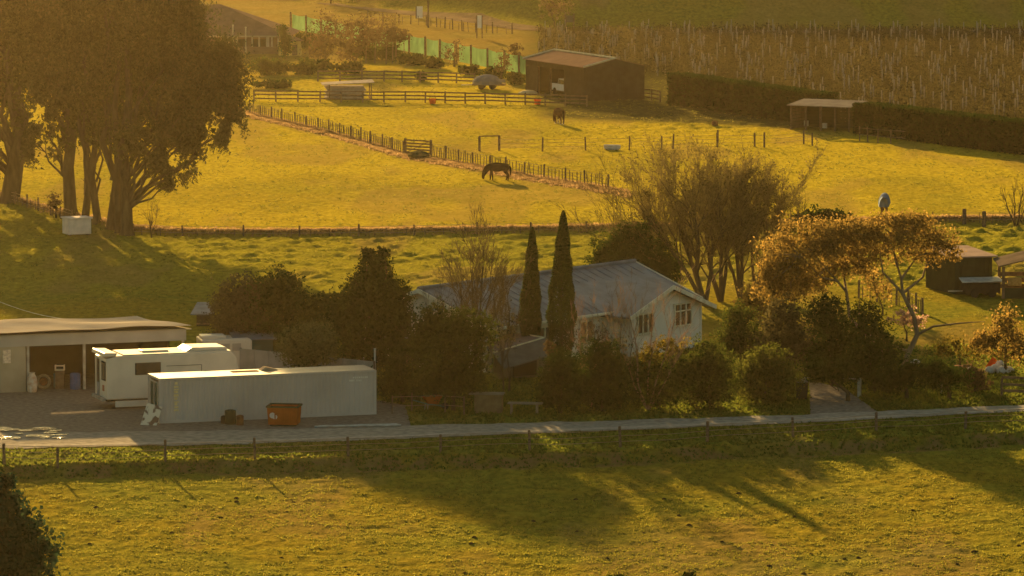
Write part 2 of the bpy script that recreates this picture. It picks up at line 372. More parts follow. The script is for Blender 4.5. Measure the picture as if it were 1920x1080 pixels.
# ================================================================== BUILDINGS
ROOFGREY = mat('roof_iron_grey', (.155, .17, .205), .6, (.105, .115, .14), 1.4, bump=.03, bscale=2.5, stretch=(1, 1, 1), spec=.15)
WHITEB = mat('weatherboard_paint', (.72, .68, .64), .7, (.64, .60, .55), 1.2, mix=(.4, .75))
CREAM = mat('cream_trim', (.78, .74, .62), .6, (.55, .5, .4), 2)
GLASS = mat('window_glass', (.02, .022, .02), .15, (.05, .05, .045), 1.5, spec=.4)
TIMBER = mat('weathered_timber', (.19, .13, .09), .9, (.10, .07, .05), 4, bump=.02)
POSTM = mat('grey_post_wood', (.17, .125, .09), .9, (.09, .065, .05), 6)
DARKCLAD = mat('dark_steel_cladding', (.045, .042, .036), .6, (.028, .026, .022), 1.5)
WHITEP = mat('white_gelcoat', (.70, .59, .49), .35, (.56, .47, .39), .8, mix=(.45, .8), spec=.05)
STEELP = mat('galvanised', (.45, .45, .44), .5, (.28, .27, .26), 2.0, metal=.3)
BLACK = mat('black_rubber', (.02, .02, .02), .8, (.035, .033, .03), 4)
RUST = mat('rusty_steel', (.22, .09, .04), .9, (.10, .05, .03), 5)
ORANGE = mat('orange_paint', (.42, .10, .02), .55, (.30, .07, .015), 2)
BRIGHTOR = mat('bright_orange_plastic', (.85, .11, .02), .5, (.6, .07, .015), 3)
BLUEP = mat('blue_plastic', (.03, .10, .30), .45, (.02, .07, .2), 3)
GREYT = mat('silvered_timber', (.20, .185, .16), .9, (.13, .12, .10), 3)
CONC = mat('grey_concrete', (.36, .34, .31), .9, (.22, .21, .19), 2)

def house():
    A = P(785, 543, 308.7); C_ = P(1190, 490, 324.7)
    mid = (A + C_) / 2; ang = math.atan2(C_.y - A.y, C_.x - A.x); hl = math.hypot(C_.x - A.x, C_.y - A.y) / 2
    h = empty('farmhouse', (mid.x, mid.y, 0), ang, 'long white weatherboard farmhouse with grey iron roof and front gable', 'house')
    zr = 4.6; k = .364; e = 5.2; ov = .5; t = .1
    # main roof planes as slabs
    for s in (-1, 1):
        mb = MB(); x0, x1 = -hl, hl
        pts = [(x0, 0, zr), (x1, 0, zr), (x1, s * e, zr - k * e), (x0, s * e, zr - k * e)]
        mb.prism(pts, (0, 0, -t)); mb.build('roof_plane', ROOFGREY, h)
    # ribs of the roof sheets
    mb = MB()
    for i in range(int(2 * hl / .8)):
        x = -hl + .3 + i * .8
        if abs(x - (hl - 5.2)) < 4.3: a0, a1 = 0, -1.6
        else: a0, a1 = 0, -e
        mb.tube([(x, a0, zr + .015 + k * a0), (x, a1, zr + .015 + k * a1)], .03, 4, False)
    o = mb.build('roof_ribs', ROOFGREY, h); o['kind'] = 'stuff'
    MB().tube([(-hl - .05, 0, zr + .05), (hl + .05, 0, zr + .05)], .13, 6).build('ridge_cap', ROOFGREY, h)
    MB().box((0, -e - .07, zr - k * e - .1), (2 * hl, .14, .14)).build('gutter', CREAM, h)
    for s in (-1, 1):
        mb = MB(); x = s * (hl + .03)
        for q in (-1, 1): mb.prism([(x - .04, 0, zr + .06), (x - .04, q * e, zr - k * e + .06), (x - .04, q * e, zr - k * e - .2), (x - .04, 0, zr - .2)], (.08, 0, 0))
        mb.build('barge_board', CREAM, h)
    mb = MB(); ww = e - ov; zt = zr - t - .03 - k * ww
    prof = [(-ww, 0), (ww, 0), (ww, zt), (0, zr - t - .03), (-ww, zt)]
    mb.prism([(-hl + ov, y, z) for y, z in prof], (2 * (hl - ov), 0, 0)); mb.build('wall', WHITEB, h)
    # wing
    xw = hl - 5.2; zw = 4.0; we = 4.2; yf = -6.9; yw = -6.4; yb = -1.4
    for s in (-1, 1):
        mb = MB(); mb.prism([(xw, yf, zw), (xw, yb, zw), (xw + s * we, yb, zw - k * we), (xw + s * we, yf, zw - k * we)], (0, 0, -t)); mb.build('roof_plane', ROOFGREY, h)
        mb = MB(); mb.prism([(xw, yf - .03, zw + .05), (xw + s * (we + .05), yf - .03, zw + .05 - k * (we + .05)), (xw + s * (we + .05), yf - .03, zw - .2 - k * (we + .05)), (xw, yf - .03, zw - .2)], (0, -.06, 0)); mb.build('barge_board', CREAM, h)
    hw = 3.35; zs = zw - t - .03 - k * hw
    mb = MB(); mb.prism([(xw - hw, yw, 0), (xw + hw, yw, 0), (xw + hw, yw, zs), (xw, yw, zw - t - .03), (xw - hw, yw, zs)], (0, 4, 0)); mb.build('gable_wall', WHITEB, h)
    mb = MB(); z = .35
    while z < zw - .35:
        half = min(hw, (zw - t - .03 - z - .17) / k)
        if half > .15: mb.prism([(xw - half, yw - .045, z), (xw - half, yw - .004, z), (xw - half, yw - .004, z + .17), (xw - half, yw - .012, z + .17)], (2 * half, 0, 0))
        z += .175
    o = mb.build('weatherboards', WHITEB, h); o['kind'] = 'stuff'
    for s in (-1, 1): MB().box((xw + s * hw, yw - .03, zs / 2), (.14, .12, zs - .02)).build('corner_board', WHITEB, h)
    def window(x, w, z0, z1, n, top, wall_y):
        f = MB(); y = wall_y - .06; fr = .08
        f.box((x, y, z0 - .04), (w + .24, .16, .09)); f.box((x, y, z1 + .04), (w + .16, .11, .09))
        for i in range(n + 1): f.box((x - w / 2 + w * i / n, y, (z0 + z1) / 2), (fr, .1, z1 - z0 - .01))
        if top: f.box((x, y + .01, top), (w - .02, .07, .07))
        wo = f.build('window', CREAM, h)
        for i in range(n):
            for a, b in ([(z0, z1)] if not top else [(z0, top - .035), (top + .035, z1)]):
                MB().box((x - w / 2 + w * (i + .5) / n, y + .03, (a + b) / 2), (w / n - fr, .02, b - a)).build('pane', GLASS, wo)
    window(xw - 2.15, 1.5, 1.35, 2.45, 3, 0, yw - .03)
    window(xw + 1.55, 1.65, 1.5, 2.75, 3, 2.35, yw - .03)
    window(xw - 5.6, 1.2, 1.0, 2.2, 2, 0, -ww); window(-4.5, 1.2, 1.0, 2.2, 2, 0, -ww); window(-8, 1.2, 1.0, 2.2, 2, 0, -ww)
    MB().cyl((xw + hw + .12, yw + .3, 0), .05, 2.5, 6).build('downpipe', CREAM, h)
    return h
house()

def barn():
    n0 = G(1097, 190); L = 14.5; W = 6.4
    ang = math.atan2(13.3, -5.8)
    b = empty('open_barn', (n0.x, n0.y, n0.z), ang, 'dark open-fronted barn with a low gable roof beside the hedge', 'barn')
    # local x along the length (away), local -y is the width direction towards the right
    H = 3.3; zr = H + .75; y1 = -W; ym = -W / 2
    m = MB()
    m.prism([(0, 0, 0), (0, y1, 0), (0, y1, H), (0, ym, zr), (0, 0, H)], (.08, 0, 0)); m.build('gable_wall', DARKCLAD, b)
    m = MB(); m.prism([(L - .08, 0, 0), (L - .08, y1, 0), (L - .08, y1, H), (L - .08, ym, zr), (L - .08, 0, H)], (.08, 0, 0)); m.build('gable_wall', DARKCLAD, b)
    MB().box((L / 2, y1 + .04, H / 2), (L - .17, .08, H - .02)).build('back_wall', DARKCLAD, b)
    MB().box((2.6, -.04, H / 2 - .02), (5.0, .08, H - .06)).build('front_panel', DARKCLAD, b)
    MB().box((L / 2, -.03, H - .3), (L - .2, .06, .5)).build('fascia', DARKCLAD, b)
    MB().box((L - 1.6, -.05, H / 2 - .3), (2.8, .08, H - .62)).build('front_panel', DARKCLAD, b)
    for x in (5.2, 8.6, 11.6): MB().box((x, -.16, H / 2 - .25), (.16, .16, H - .5)).build('post', TIMBER, b)
    ROOFB = mat('barn_roof_brown', (.16, .105, .085), .6, (.12, .08, .065), 1.0)
    for s in (0, 1):
        y0 = .25 if s == 0 else y1 - .25; z0 = H + .02 - .75 / 3.2 * .25
        m = MB(); m.prism([(-.15, ym, zr + .06), (L + .15, ym, zr + .06), (L + .15, y0, z0 + .06), (-.15, y0, z0 + .06)], (0, 0, -.05)); m.build('roof_plane', ROOFB, b)
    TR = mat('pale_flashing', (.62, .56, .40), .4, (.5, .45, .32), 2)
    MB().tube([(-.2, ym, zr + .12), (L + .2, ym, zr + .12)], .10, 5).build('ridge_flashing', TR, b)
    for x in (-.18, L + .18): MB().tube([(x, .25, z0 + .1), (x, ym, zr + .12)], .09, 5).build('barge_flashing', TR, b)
    m = MB()
    for i in range(30):
        y = -.2 - i * (W - .4) / 29; m.box((-.02, y, (H - .05) / 2), (.03, .04, H - .1))
    o = m.build('cladding_ribs', DARKCLAD, b); o['kind'] = 'stuff'
    # ute parked inside
    u = empty('pickup_truck', tuple(b.matrix_basis @ Vector((8.3, -2.0, 0.0))), ang + R(180), 'pale pickup truck parked inside the open dark barn', 'truck')
    CARW = mat('pale_car_paint', (.80, .80, .82), .3, (.7, .7, .72), 1)
    m = MB(); prof = [(-2.5, .45), (2.35, .45), (2.45, .8), (2.3, 1.0), (1.2, 1.1), (.65, 1.62), (-.7, 1.66), (-.85, 1.1), (-2.5, 1.1)]
    m.prism([(x, -.85, z) for x, z in prof], (0, 1.7, 0)); m.build('body', CARW, u, bevel=.05)
    for s in (-.862, .852):
        MB().prism([(1.0, s, 1.13), (.6, s, 1.55), (-.6, s, 1.58), (-.7, s, 1.13)], (0, .01, 0)).build('side_window', GLASS, u)
    MB().box((-1.7, 0, 1.16), (1.5, 1.5, .08)).build('tray_cover', BLACK, u)
    for x in (-1.55, 1.5):
        for y in (-.8, .8): MB().cyl((x, y - .1, .36), .36, .2, 14, 1).build('wheel', BLACK, u)
    for y in (-.6, .6): MB().box((2.42, y, .82), (.06, .3, .15)).build('headlight', mat('lamp_glass', (.7, .7, .65), .2), u)
    MB().prism([(1.22, -.72, 1.12), (.7, -.66, 1.6), (.7, .66, 1.6), (1.22, .72, 1.12)], (.02, 0, .02)).build('windscreen', GLASS, u)
barn()

def left_shed():
    D0 = G(50, 735).y; zf = P(50, 628, D0).z
    a = flat(-40, 738); b = flat(350, 722); ang = math.atan2(b[1] - a[1], b[0] - a[0]); L = math.hypot(b[0] - a[0], b[1] - a[1])
    s = empty('carport_shed', (a[0], a[1], 0), ang, 'long beige lean-to shed with pale roof and open bays at left', 'shed')
    zf = 3.22; W = 7.5; zb = 3.0
    PALE = mat('pale_roof_sheet', (.40, .35, .30), .5, (.33, .285, .24), .5, spec=0.0)
    BEIGE = mat('beige_wall_sheet', (.40, .35, .27), .7, (.32, .28, .21), .7)
    FASC = mat('grey_fascia', (.42, .39, .37), .6, (.34, .32, .30), .7)
    m = MB(); m.prism([(-.3, -.25, zf - .02), (L + .25, -.25, zf - .02), (L - .9, W, zb - .02), (-.3, W, zb - .02)], (0, 0, .05)); m.build('roof_lining', BEIGE, s)
    nw = int(L / .13); xs_ = np.linspace(-.3, L + .25, nw * 6 + 1); ys_r = np.linspace(-.27, W, 22); XX, YY = np.meshgrid(xs_, ys_r); XX = XX - (XX + .3) / (L + .55) * 1.15 * (YY + .27) / (W + .27)
    ZZ = zf + .20 + (zb - zf) * (YY + .25) / (W + .25) + .02 * np.sin(xs_ / .13 * 2 * math.pi)[None, :] + .30 * (fbm(XX * .22 + 3, YY * .18 + 4, 2) - .5)
    i_ = np.arange(XX.size).reshape(XX.shape); link_mesh('roof', np_mesh('roof', np.stack([XX, YY, ZZ], -1).reshape(-1, 3), np.stack([i_[:-1, :-1], i_[:-1, 1:], i_[1:, 1:], i_[1:, :-1]], -1).reshape(-1, 4), PALE, True), s)
    MB().box((L / 2, -.1, zf - .33), (L - .1, .1, .62)).build('fascia', FASC, s)
    MB().box((1.35, -.03, (zf - .65) / 2), (2.7, .12, zf - .65)).build('wall_panel', BEIGE, s)
    MB().box((L / 2, W - .4, 1.4), (L - 1, .12, 2.8)).build('back_wall', DARKCLAD, s)
    MB().box((2.75, W / 2 - .3, 1.4), (.1, W - .9, 2.75)).build('side_wall', DARKCLAD, s)
    MB().box((L - 1.0, W / 2 - .3, 1.4), (.1, W - .9, 2.75)).build('side_wall', DARKCLAD, s)
    for x in (2.85, 6.1, L - .2): MB().box((x, .02, (zf - .65) / 2), (.14, .14, zf - .65)).build('post', STEELP, s)
    MB().box((1.6, -.13, 2.05), (.45, .06, .75)).build('wall_notice', mat('pale_notice', (.8, .68, .55), .6, (.5, .4, .34), 8), s)
    M = s.matrix_basis
    def at(x, y, z=0): return tuple(Matrix.Rotation(ang, 4, 'Z') @ Vector((x, y, z)) + s.location)
    def barrel(x, y, m_, label, r=.3, h=.9, name='barrel', cat='barrel'):
        o = empty(name, at(x, y), 0, label, cat); MB().lathe((0, 0, 0), [(r * .93, 0), (r, .05), (r, h * .3), (r * 1.05, h * .33), (r, h * .36), (r, h * .64), (r * 1.05, h * .67), (r, h * .7), (r, h - .05), (r * .93, h)], 14).build('drum', m_, o)
        MB().cyl((0, 0, h), r * .8, .02, 12).build('lid', m_, o); return o
    barrel(5.6, .15, BLUEP, 'blue plastic barrel standing at the mouth of the open shed')
    barrel(4.9, 1.3, mat('pale_blue_plastic', (.15, .22, .28), .5), 'dull pale blue drum behind the blue barrel in the shed', .28, .8)
    o = empty('feed_bag', at(3.0, -.35), 0, 'upright whitish sack leaning on the corner post of the shed', 'sack')
    MB().lathe((0, 0, 0), [(.22, 0), (.28, .15), (.29, .5), (.25, .85), (.14, 1.05), (.17, 1.12)], 10).build('sack', mat('sack_cloth', (.62, .58, .52), .8, (.5, .32, .22), 4), o)
    o = empty('spare_wheel', at(3.95, .9), 0, 'rusty rimmed farm wheel leaning inside the open shed', 'wheel')
    m = MB(); 
    for j in range(16):
        a0 = j * math.pi / 8; a1 = a0 + math.pi / 8
        m.tube([(.35 * math.cos(a0), .05 * math.sin(a0), .42 + .35 * math.sin(a0)), (.35 * math.cos(a1), .05 * math.sin(a1), .42 + .35 * math.sin(a1))], .09, 6, False)
    m.build('tyre', mat('dusty_tyre', (.30, .24, .17), .9, (.2, .15, .1), 5), o); MB().cyl((0, -.04, .42), .24, .06, 12, 1).build('rim', RUST, o)
    o = empty('white_crate', at(4.9, .9, .0), 0, 'white plastic crate stacked on a stand in the shed', 'crate')
    m = MB(); m.box((0, 0, 1.05), (.55, .4, .05))
    for dx in (-.25, .25): m.box((dx, 0, 1.2), (.05, .4, .26))
    m.box((0, -.18, 1.3), (.46, .04, .07)); m.build('crate_body', WHITEP, o)
    MB().box((0, 0, .5), (.5, .4, 1.02)).build('stand', TIMBER, o)
    barrel(.35, -.5, mat('white_tub', (.6, .6, .58), .6), 'small pale tub on the gravel before the beige shed wall', .25, .5, 'tub', 'tub')
left_shed()

def caravans():
    # big white caravan, its left end towards the yard
    p = G(200, 769); q = flat(440, 742); ang = math.atan2(q[1] - p.y, q[0] - p.x)
    ang = R(19); c = empty('caravan', (p.x, p.y, 0), ang, 'large white caravan with raised roof hatch behind the grey container', 'caravan')
    L, W, z0, z1 = 7.3, 2.5, .55, 2.95
    m = MB(); prof = [(0, z0), (L, z0), (L + .35, z0 + .7), (L + .1, z1 - .3), (L - .2, z1), (.55, z1), (0, z1 - .15)]
    m.prism([(x, 0, z) for x, z in prof], (0, W, 0)); m.build('body', WHITEP, c, bevel=.06)
    m = MB(); m.prism([(-.18, -.06, z1 - .02), (.55, -.06, z1 + .0), (.62, -.06, z1 + .17), (-.12, -.06, z1 + .2)], (0, W + .12, 0)); m.build('roof_lip', WHITEP, c, bevel=.04)
    MB().box((L / 2 + .4, W / 2, z1 + .03), (L - 1.2, W - .1, .06)).build('roof_sheet', WHITEP, c)
    MB().box((3.0, 1.2, z1 + .10), (1.5, .8, .09)).build('roof_hatch', WHITEP, c, bevel=.02)
    m = MB(); m.prism([(4.6, .35, z1 + .06), (7.0, .35, z1 + .06), (6.9, .35, z1 + .24), (4.95, .35, z1 + .27)], (0, 1.9, 0)); m.build('raised_roof', WHITEP, c, bevel=.05)
    def win(name, par, c0, d, frame=True):
        o = MB().box(c0, d).build(name, BLACK if frame else CREAM, par, bevel=.01); 
        e = (d[0] - .1, d[1] + .02, d[2] - .1) if d[0] > d[1] else (d[0] + .02, d[1] - .1, d[2] - .1)
        MB().box(c0, e).build('pane', GLASS, o)
    win('window', c, (2.35, -.005, 2.2), (1.45, .06, .66))
    win('window', c, (-.005, .55, 2.1), (.06, .85, 1.05)); win('window', c, (-.005, 1.75, 2.0), (.06, .5, 1.3))
    MB().box((-.02, 1.7, 1.0), (.05, .45, .75)).build('locker_door', mat('grey_panel', (.35, .32, .33), .6), c)
    MB().box((-.02, .6, 1.15), (.05, .28, .32)).build('tail_lamp', mat('faded_red', (.5, .2, .13), .5), c)
    m = MB(); m.box((4.4, -.015, 2.3), (2.0, .02, .03)); m.box((5.4, -.015, 1.8), (.03, .02, 1.0)); m.build('panel_joint', mat('grey_seam', (.18, .15, .13), .7), c)
    MB().box((L / 2, W / 2, z0 - .06), (L - .2, W - .2, .12)).build('chassis', BLACK, c)
    MB().box((2.6, .03, .3), (4.2, .05, .34)).build('skirt', WHITEP, c)
    MB().box((-.12, W / 2, z0 + .02), (.16, W - .1, .18)).build('bumper', CONC, c)
    for x in (3.2, 4.3):
        for y in (.14, W - .14): MB().cyl((x, y - .1, .33), .33, .2, 14, 1).build('wheel', BLACK, c)
    # second white truck cab / caravan behind
    p = G(362, 735); c2 = empty('camper_van', (p.x + .2, p.y + 5.5, 0), R(12), 'white camper with tall luton cab half hidden behind the caravan', 'camper')
    L = 2.9; m = MB(); prof = [(0, .4), (L + .6, .4), (L + .75, .8), (L + .35, 1.0), (L + .1, 1.3), (L, 1.6), (L, 2.2), (L - .15, 2.32), (0, 2.28)]
    m.prism([(x, 0, z) for x, z in prof], (0, 2.2, 0)); m.build('body', WHITEP, c2, bevel=.06)
    for x in (.7, 1.35, 2.0): MB().box((x, -.02, 1.85), (.5, .04, .42)).build('side_panel', mat('dusty_panel', (.5, .42, .36), .7, (.42, .34, .3), 2), c2)
    MB().box((.75, 1.0, 2.38), (1.4, 1.1, .2)).build('roof_box', WHITEP, c2, bevel=.05)
    for x in (.7, L + .1):
        for y in (.15, 2.05): MB().cyl((x, y - .1, .36), .36, .2, 14, 1).build('wheel', BLACK, c2)
    m = MB(); m.prism([(L + .36, .2, 1.02), (L + .08, .2, 1.5), (L + .08, 2.0, 1.5), (L + .36, 2.0, 1.02)], (.03, 0, .01)); m.build('windscreen', GLASS, c2)
caravans()

def container():
    p = G(299, 794.5); q = flat(708, 780.5); ang = math.atan2(q[1] - p.y, q[0] - p.x) + R(3)
    ang = R(18.5)
    L, W, H = 12.19, 2.44, 2.42
    c = empty('shipping_container', (p.x, p.y, 0), ang, 'long grey shipping container standing along the gravel lane', 'container')
    GREY = mat('container_grey', (.49, .43, .41), .55, (.40, .35, .33), .35, spec=.2, mix=(.4, .7))
    TOP = mat('container_roof', (.25, .205, .175), .5, (.20, .16, .13), .5, bump=.05, bscale=.4, spec=.15)
    m = MB(); n = 44; y0 = .05; d = .035; pts = []
    for i in range(n):
        x = .12 + (L - .24) * i / n; w = (L - .24) / n
        pts += [(x, y0), (x + w * .35, y0), (x + w * .5, y0 + d), (x + w * .85, y0 + d)]
    pts.append((L - .12, y0))
    vs = [(x, y, .14) for x, y in pts] + [(x, y, H - .1) for x, y in pts]; k = len(pts)
    m.add(vs, [(i, i + 1, k + i + 1, k + i) for i in range(k - 1)]); m.build('side_wall', GREY, c)
    MB().box((L / 2, W - .04, H / 2), (L - .2, .05, H - .2)).build('side_wall', GREY, c)
    MB().box((L - .04, W / 2, H / 2), (.05, W - .2, H - .2)).build('end_wall', GREY, c)
    MB().box((L / 2, W / 2, .1), (L - .2, W - .2, .12)).build('floor', TIMBER, c)
    m = MB(); m.box((L / 2, W / 2, H + .005), (L - .02, W - .02, .03)); m.build('roof', TOP, c)
    m = MB()
    for y in (.04, W - .04):
        m.box((L / 2, y, H - .05), (L - .24, .08, .1)); m.box((L / 2, y, .07), (L - .24, .08, .14))
    for x in (.04, L - .04):
        m.box((x, W / 2, H - .05), (.08, W - .24, .1)); m.box((x, W / 2, .07), (.08, W - .24, .14))
    m.build('rails', GREY, c)
    for x in (.06, L - .06):
        for y in (.06, W - .06): MB().box((x, y, H / 2), (.12, .12, H + .02)).build('corner_post', GREY, c)
    # glazed end
    d_ = MB(); 
    for y in (.2, .95, 1.0, 1.75): d_.box((-.02, y, 1.45), (.06, .07, 1.5))
    for z in (.72, 2.18): d_.box((-.02, 1.0, z), (.05, 1.5, .07))
    o = d_.build('end_window', STEELP, c)
    for y in (.57, 1.37): MB().box((.0, y, 1.45), (.03, .68, 1.4)).build('pane', mat('green_glass', (.06, .10, .09), .25, (.04, .07, .06), 1), o)
    MB().box((.05, W / 2, .42), (.04, W - .3, .6)).build('end_panel', GREY, c)
    MB().box((.05, 2.1, 1.5), (.04, .4, 1.5)).build('end_panel', GREY, c)
    # marks: pale yellow vertical code strip, white code rows at the far end
    YL = mat('yellow_decal', (.72, .58, .30), .6, (.55, .45, .25), 9); WD = mat('white_decal', (.72, .70, .66), .6, (.5, .48, .45), 9)
    rr = random.Random(3); m = MB(); z = H - .28
    while z > .55:
        w = rr.choice([.16, .22, .26]); h = rr.choice([.07, .1, .13]); m.box((.95 + rr.uniform(-.02, .02), .04, z), (w, .012, h)); z -= h + rr.choice([.04, .06])
    m.build('vertical_lettering', YL, c)
    m = MB()
    for row, (x0, n_, zz) in enumerate([(10.9, 8, H - .36), (10.7, 3, H - .52), (11.1, 3, H - .52)]):
        for i in range(n_): m.box((x0 + i * .11, .04, zz), (.07, .012, rr.choice([.08, .1])))
    m.build('lettering', WD, c)
    m = MB(); m.box((5.2, 1.6, H + .035), (1.5, .5, .03)); m.build('roof_patch', mat('roof_dirt', (.2, .13, .09), .8, (.3, .2, .14), 2), c)
    m = MB(); m.prism([(6.1, 1.6, H + .01), (7.2, 1.6, H + .01), (6.9, 1.6, H + .10), (6.4, 1.6, H + .22)], (0, .5, 0)); 
    o = tag(m.build('folded_tarp', mat('tan_tarp', (.5, .38, .27), .7)), 'folded tan tarpaulin lying on top of the grey container', 'tarpaulin'); o.location = c.location; o.rotation_euler = c.rotation_euler
    # container lid etc.
container()

def skip():
    p = G(497, 799); s = empty('skip_bin', (p.x + .1, p.y, 0), R(-8), 'orange steel skip bin with dark rim beside the grey container', 'skip')
    m = MB(); W, D_, H = 1.65, 1.3, 1.02; t = .05; b = .06
    outer_b = [(b, b), (W - b, b), (W - b, D_ - b), (b, D_ - b)]; outer_t = [(0, 0), (W, 0), (W, D_), (0, D_)]
    vs = [(x, y, .08) for x, y in outer_b] + [(x, y, H) for x, y in outer_t] + [(t, t, H), (W - t, t, H), (W - t, D_ - t, H), (t, D_ - t, H)] + [(b + t, b + t, .14), (W - b - t, b + t, .14), (W - b - t, D_ - b - t, .14), (b + t, D_ - b - t, .14)]
    fs = [(3, 2, 1, 0), (12, 13, 14, 15)]
    for i in range(4):
        j = (i + 1) % 4; fs += [(i, j, 4 + j, 4 + i), (4 + i, 4 + j, 8 + j, 8 + i), (8 + i, 8 + j, 12 + j, 12 + i)]
    m.add(vs, fs); m.build('bin_body', ORANGE, s)
    m = MB()
    for x in (.45, .85, 1.25): m.box((x, -.01, .52), (.06, .09, .86))
    m.build('rib', ORANGE, s)
    m = MB(); 
    for y in (0, D_): m.box((W / 2, y, H + .02), (W + .1, .1, .09))
    for x in (0, W): m.box((x, D_ / 2, H + .02), (.1, D_ - .1, .09))
    m.build('rim', mat('dark_green_steel', (.035, .05, .035), .6), s)
    m = MB(); m.cyl((.3, -.005, .58), .16, .012, 10, 1); m.cyl((.44, -.012, .5), .13, .012, 10, 1); m.build('badge', mat('pale_pink_decal', (.75, .6, .62), .5), s)
    MB().box((W / 2, D_ / 2, .04), (W - .3, D_ - .2, .08)).build('skid', BLACK, s)
    b = empty('sign_board', tuple(G(262, 797)), R(-16), 'white notice board with dark stained print leaning against the container end', 'board')
    m = MB(); M = Matrix.Rotation(R(-22), 4, 'X'); m.box((.45, .0, .62), (.9, .04, 1.24), 0, Matrix.Translation((0, .1, 0)) @ Matrix.Rotation(R(-20), 4, 'X') @ Matrix.Rotation(R(12), 4, 'Y')); m.build('board', mat('printed_board', (.62, .55, .46), .7, (.16, .10, .08), 2.6, mix=(.48, .56)), b)
    for k, (px, py, r, h, mm, lab) in enumerate([(432, 795, .30, .75, mat('dark_drum', (.05, .055, .035), .7), 'dark oil drum standing against the container wall'), (450, 797, .2, .52, RUST, 'rust brown bucket beside the dark oil drum'), (420, 794, .17, .4, BLACK, 'small black pail left of the dark oil drum')]):
        o = empty(('oil_drum', 'bucket', 'pail')[k], tuple(G(px, py)), 0, lab, ('drum', 'bucket', 'pail')[k]); MB().lathe((0, 0, 0), [(r * .92, 0), (r, .04), (r, h * .5), (r * 1.06, h * .52), (r, h * .55), (r, h - .04), (r * .9, h)], 12).build('shell', mm, o); MB().cyl((0, 0, h), r * .5, .03, 8).build('cap', mm, o)
    pp = G(590, 803); pq = G(752, 800); g = 'pale pipes lying on the ground by the container'
    for k in range(3):
        o = empty('pipe', (pp.x + k * .2, pp.y + k * .18, pp.z + .03), 0, ['pale pipe lying nearest the lane of three', 'pale pipe lying between the two others by the container', 'pale pipe lying nearest the container of three'][k], 'pipe', g)
        MB().tube([(0, 0, .05), (2.2, .3, .06), (pq.x - pp.x - k * .3, pq.y - pp.y, .05)], .05, 6).build('tube', STEELP, o)
skip()

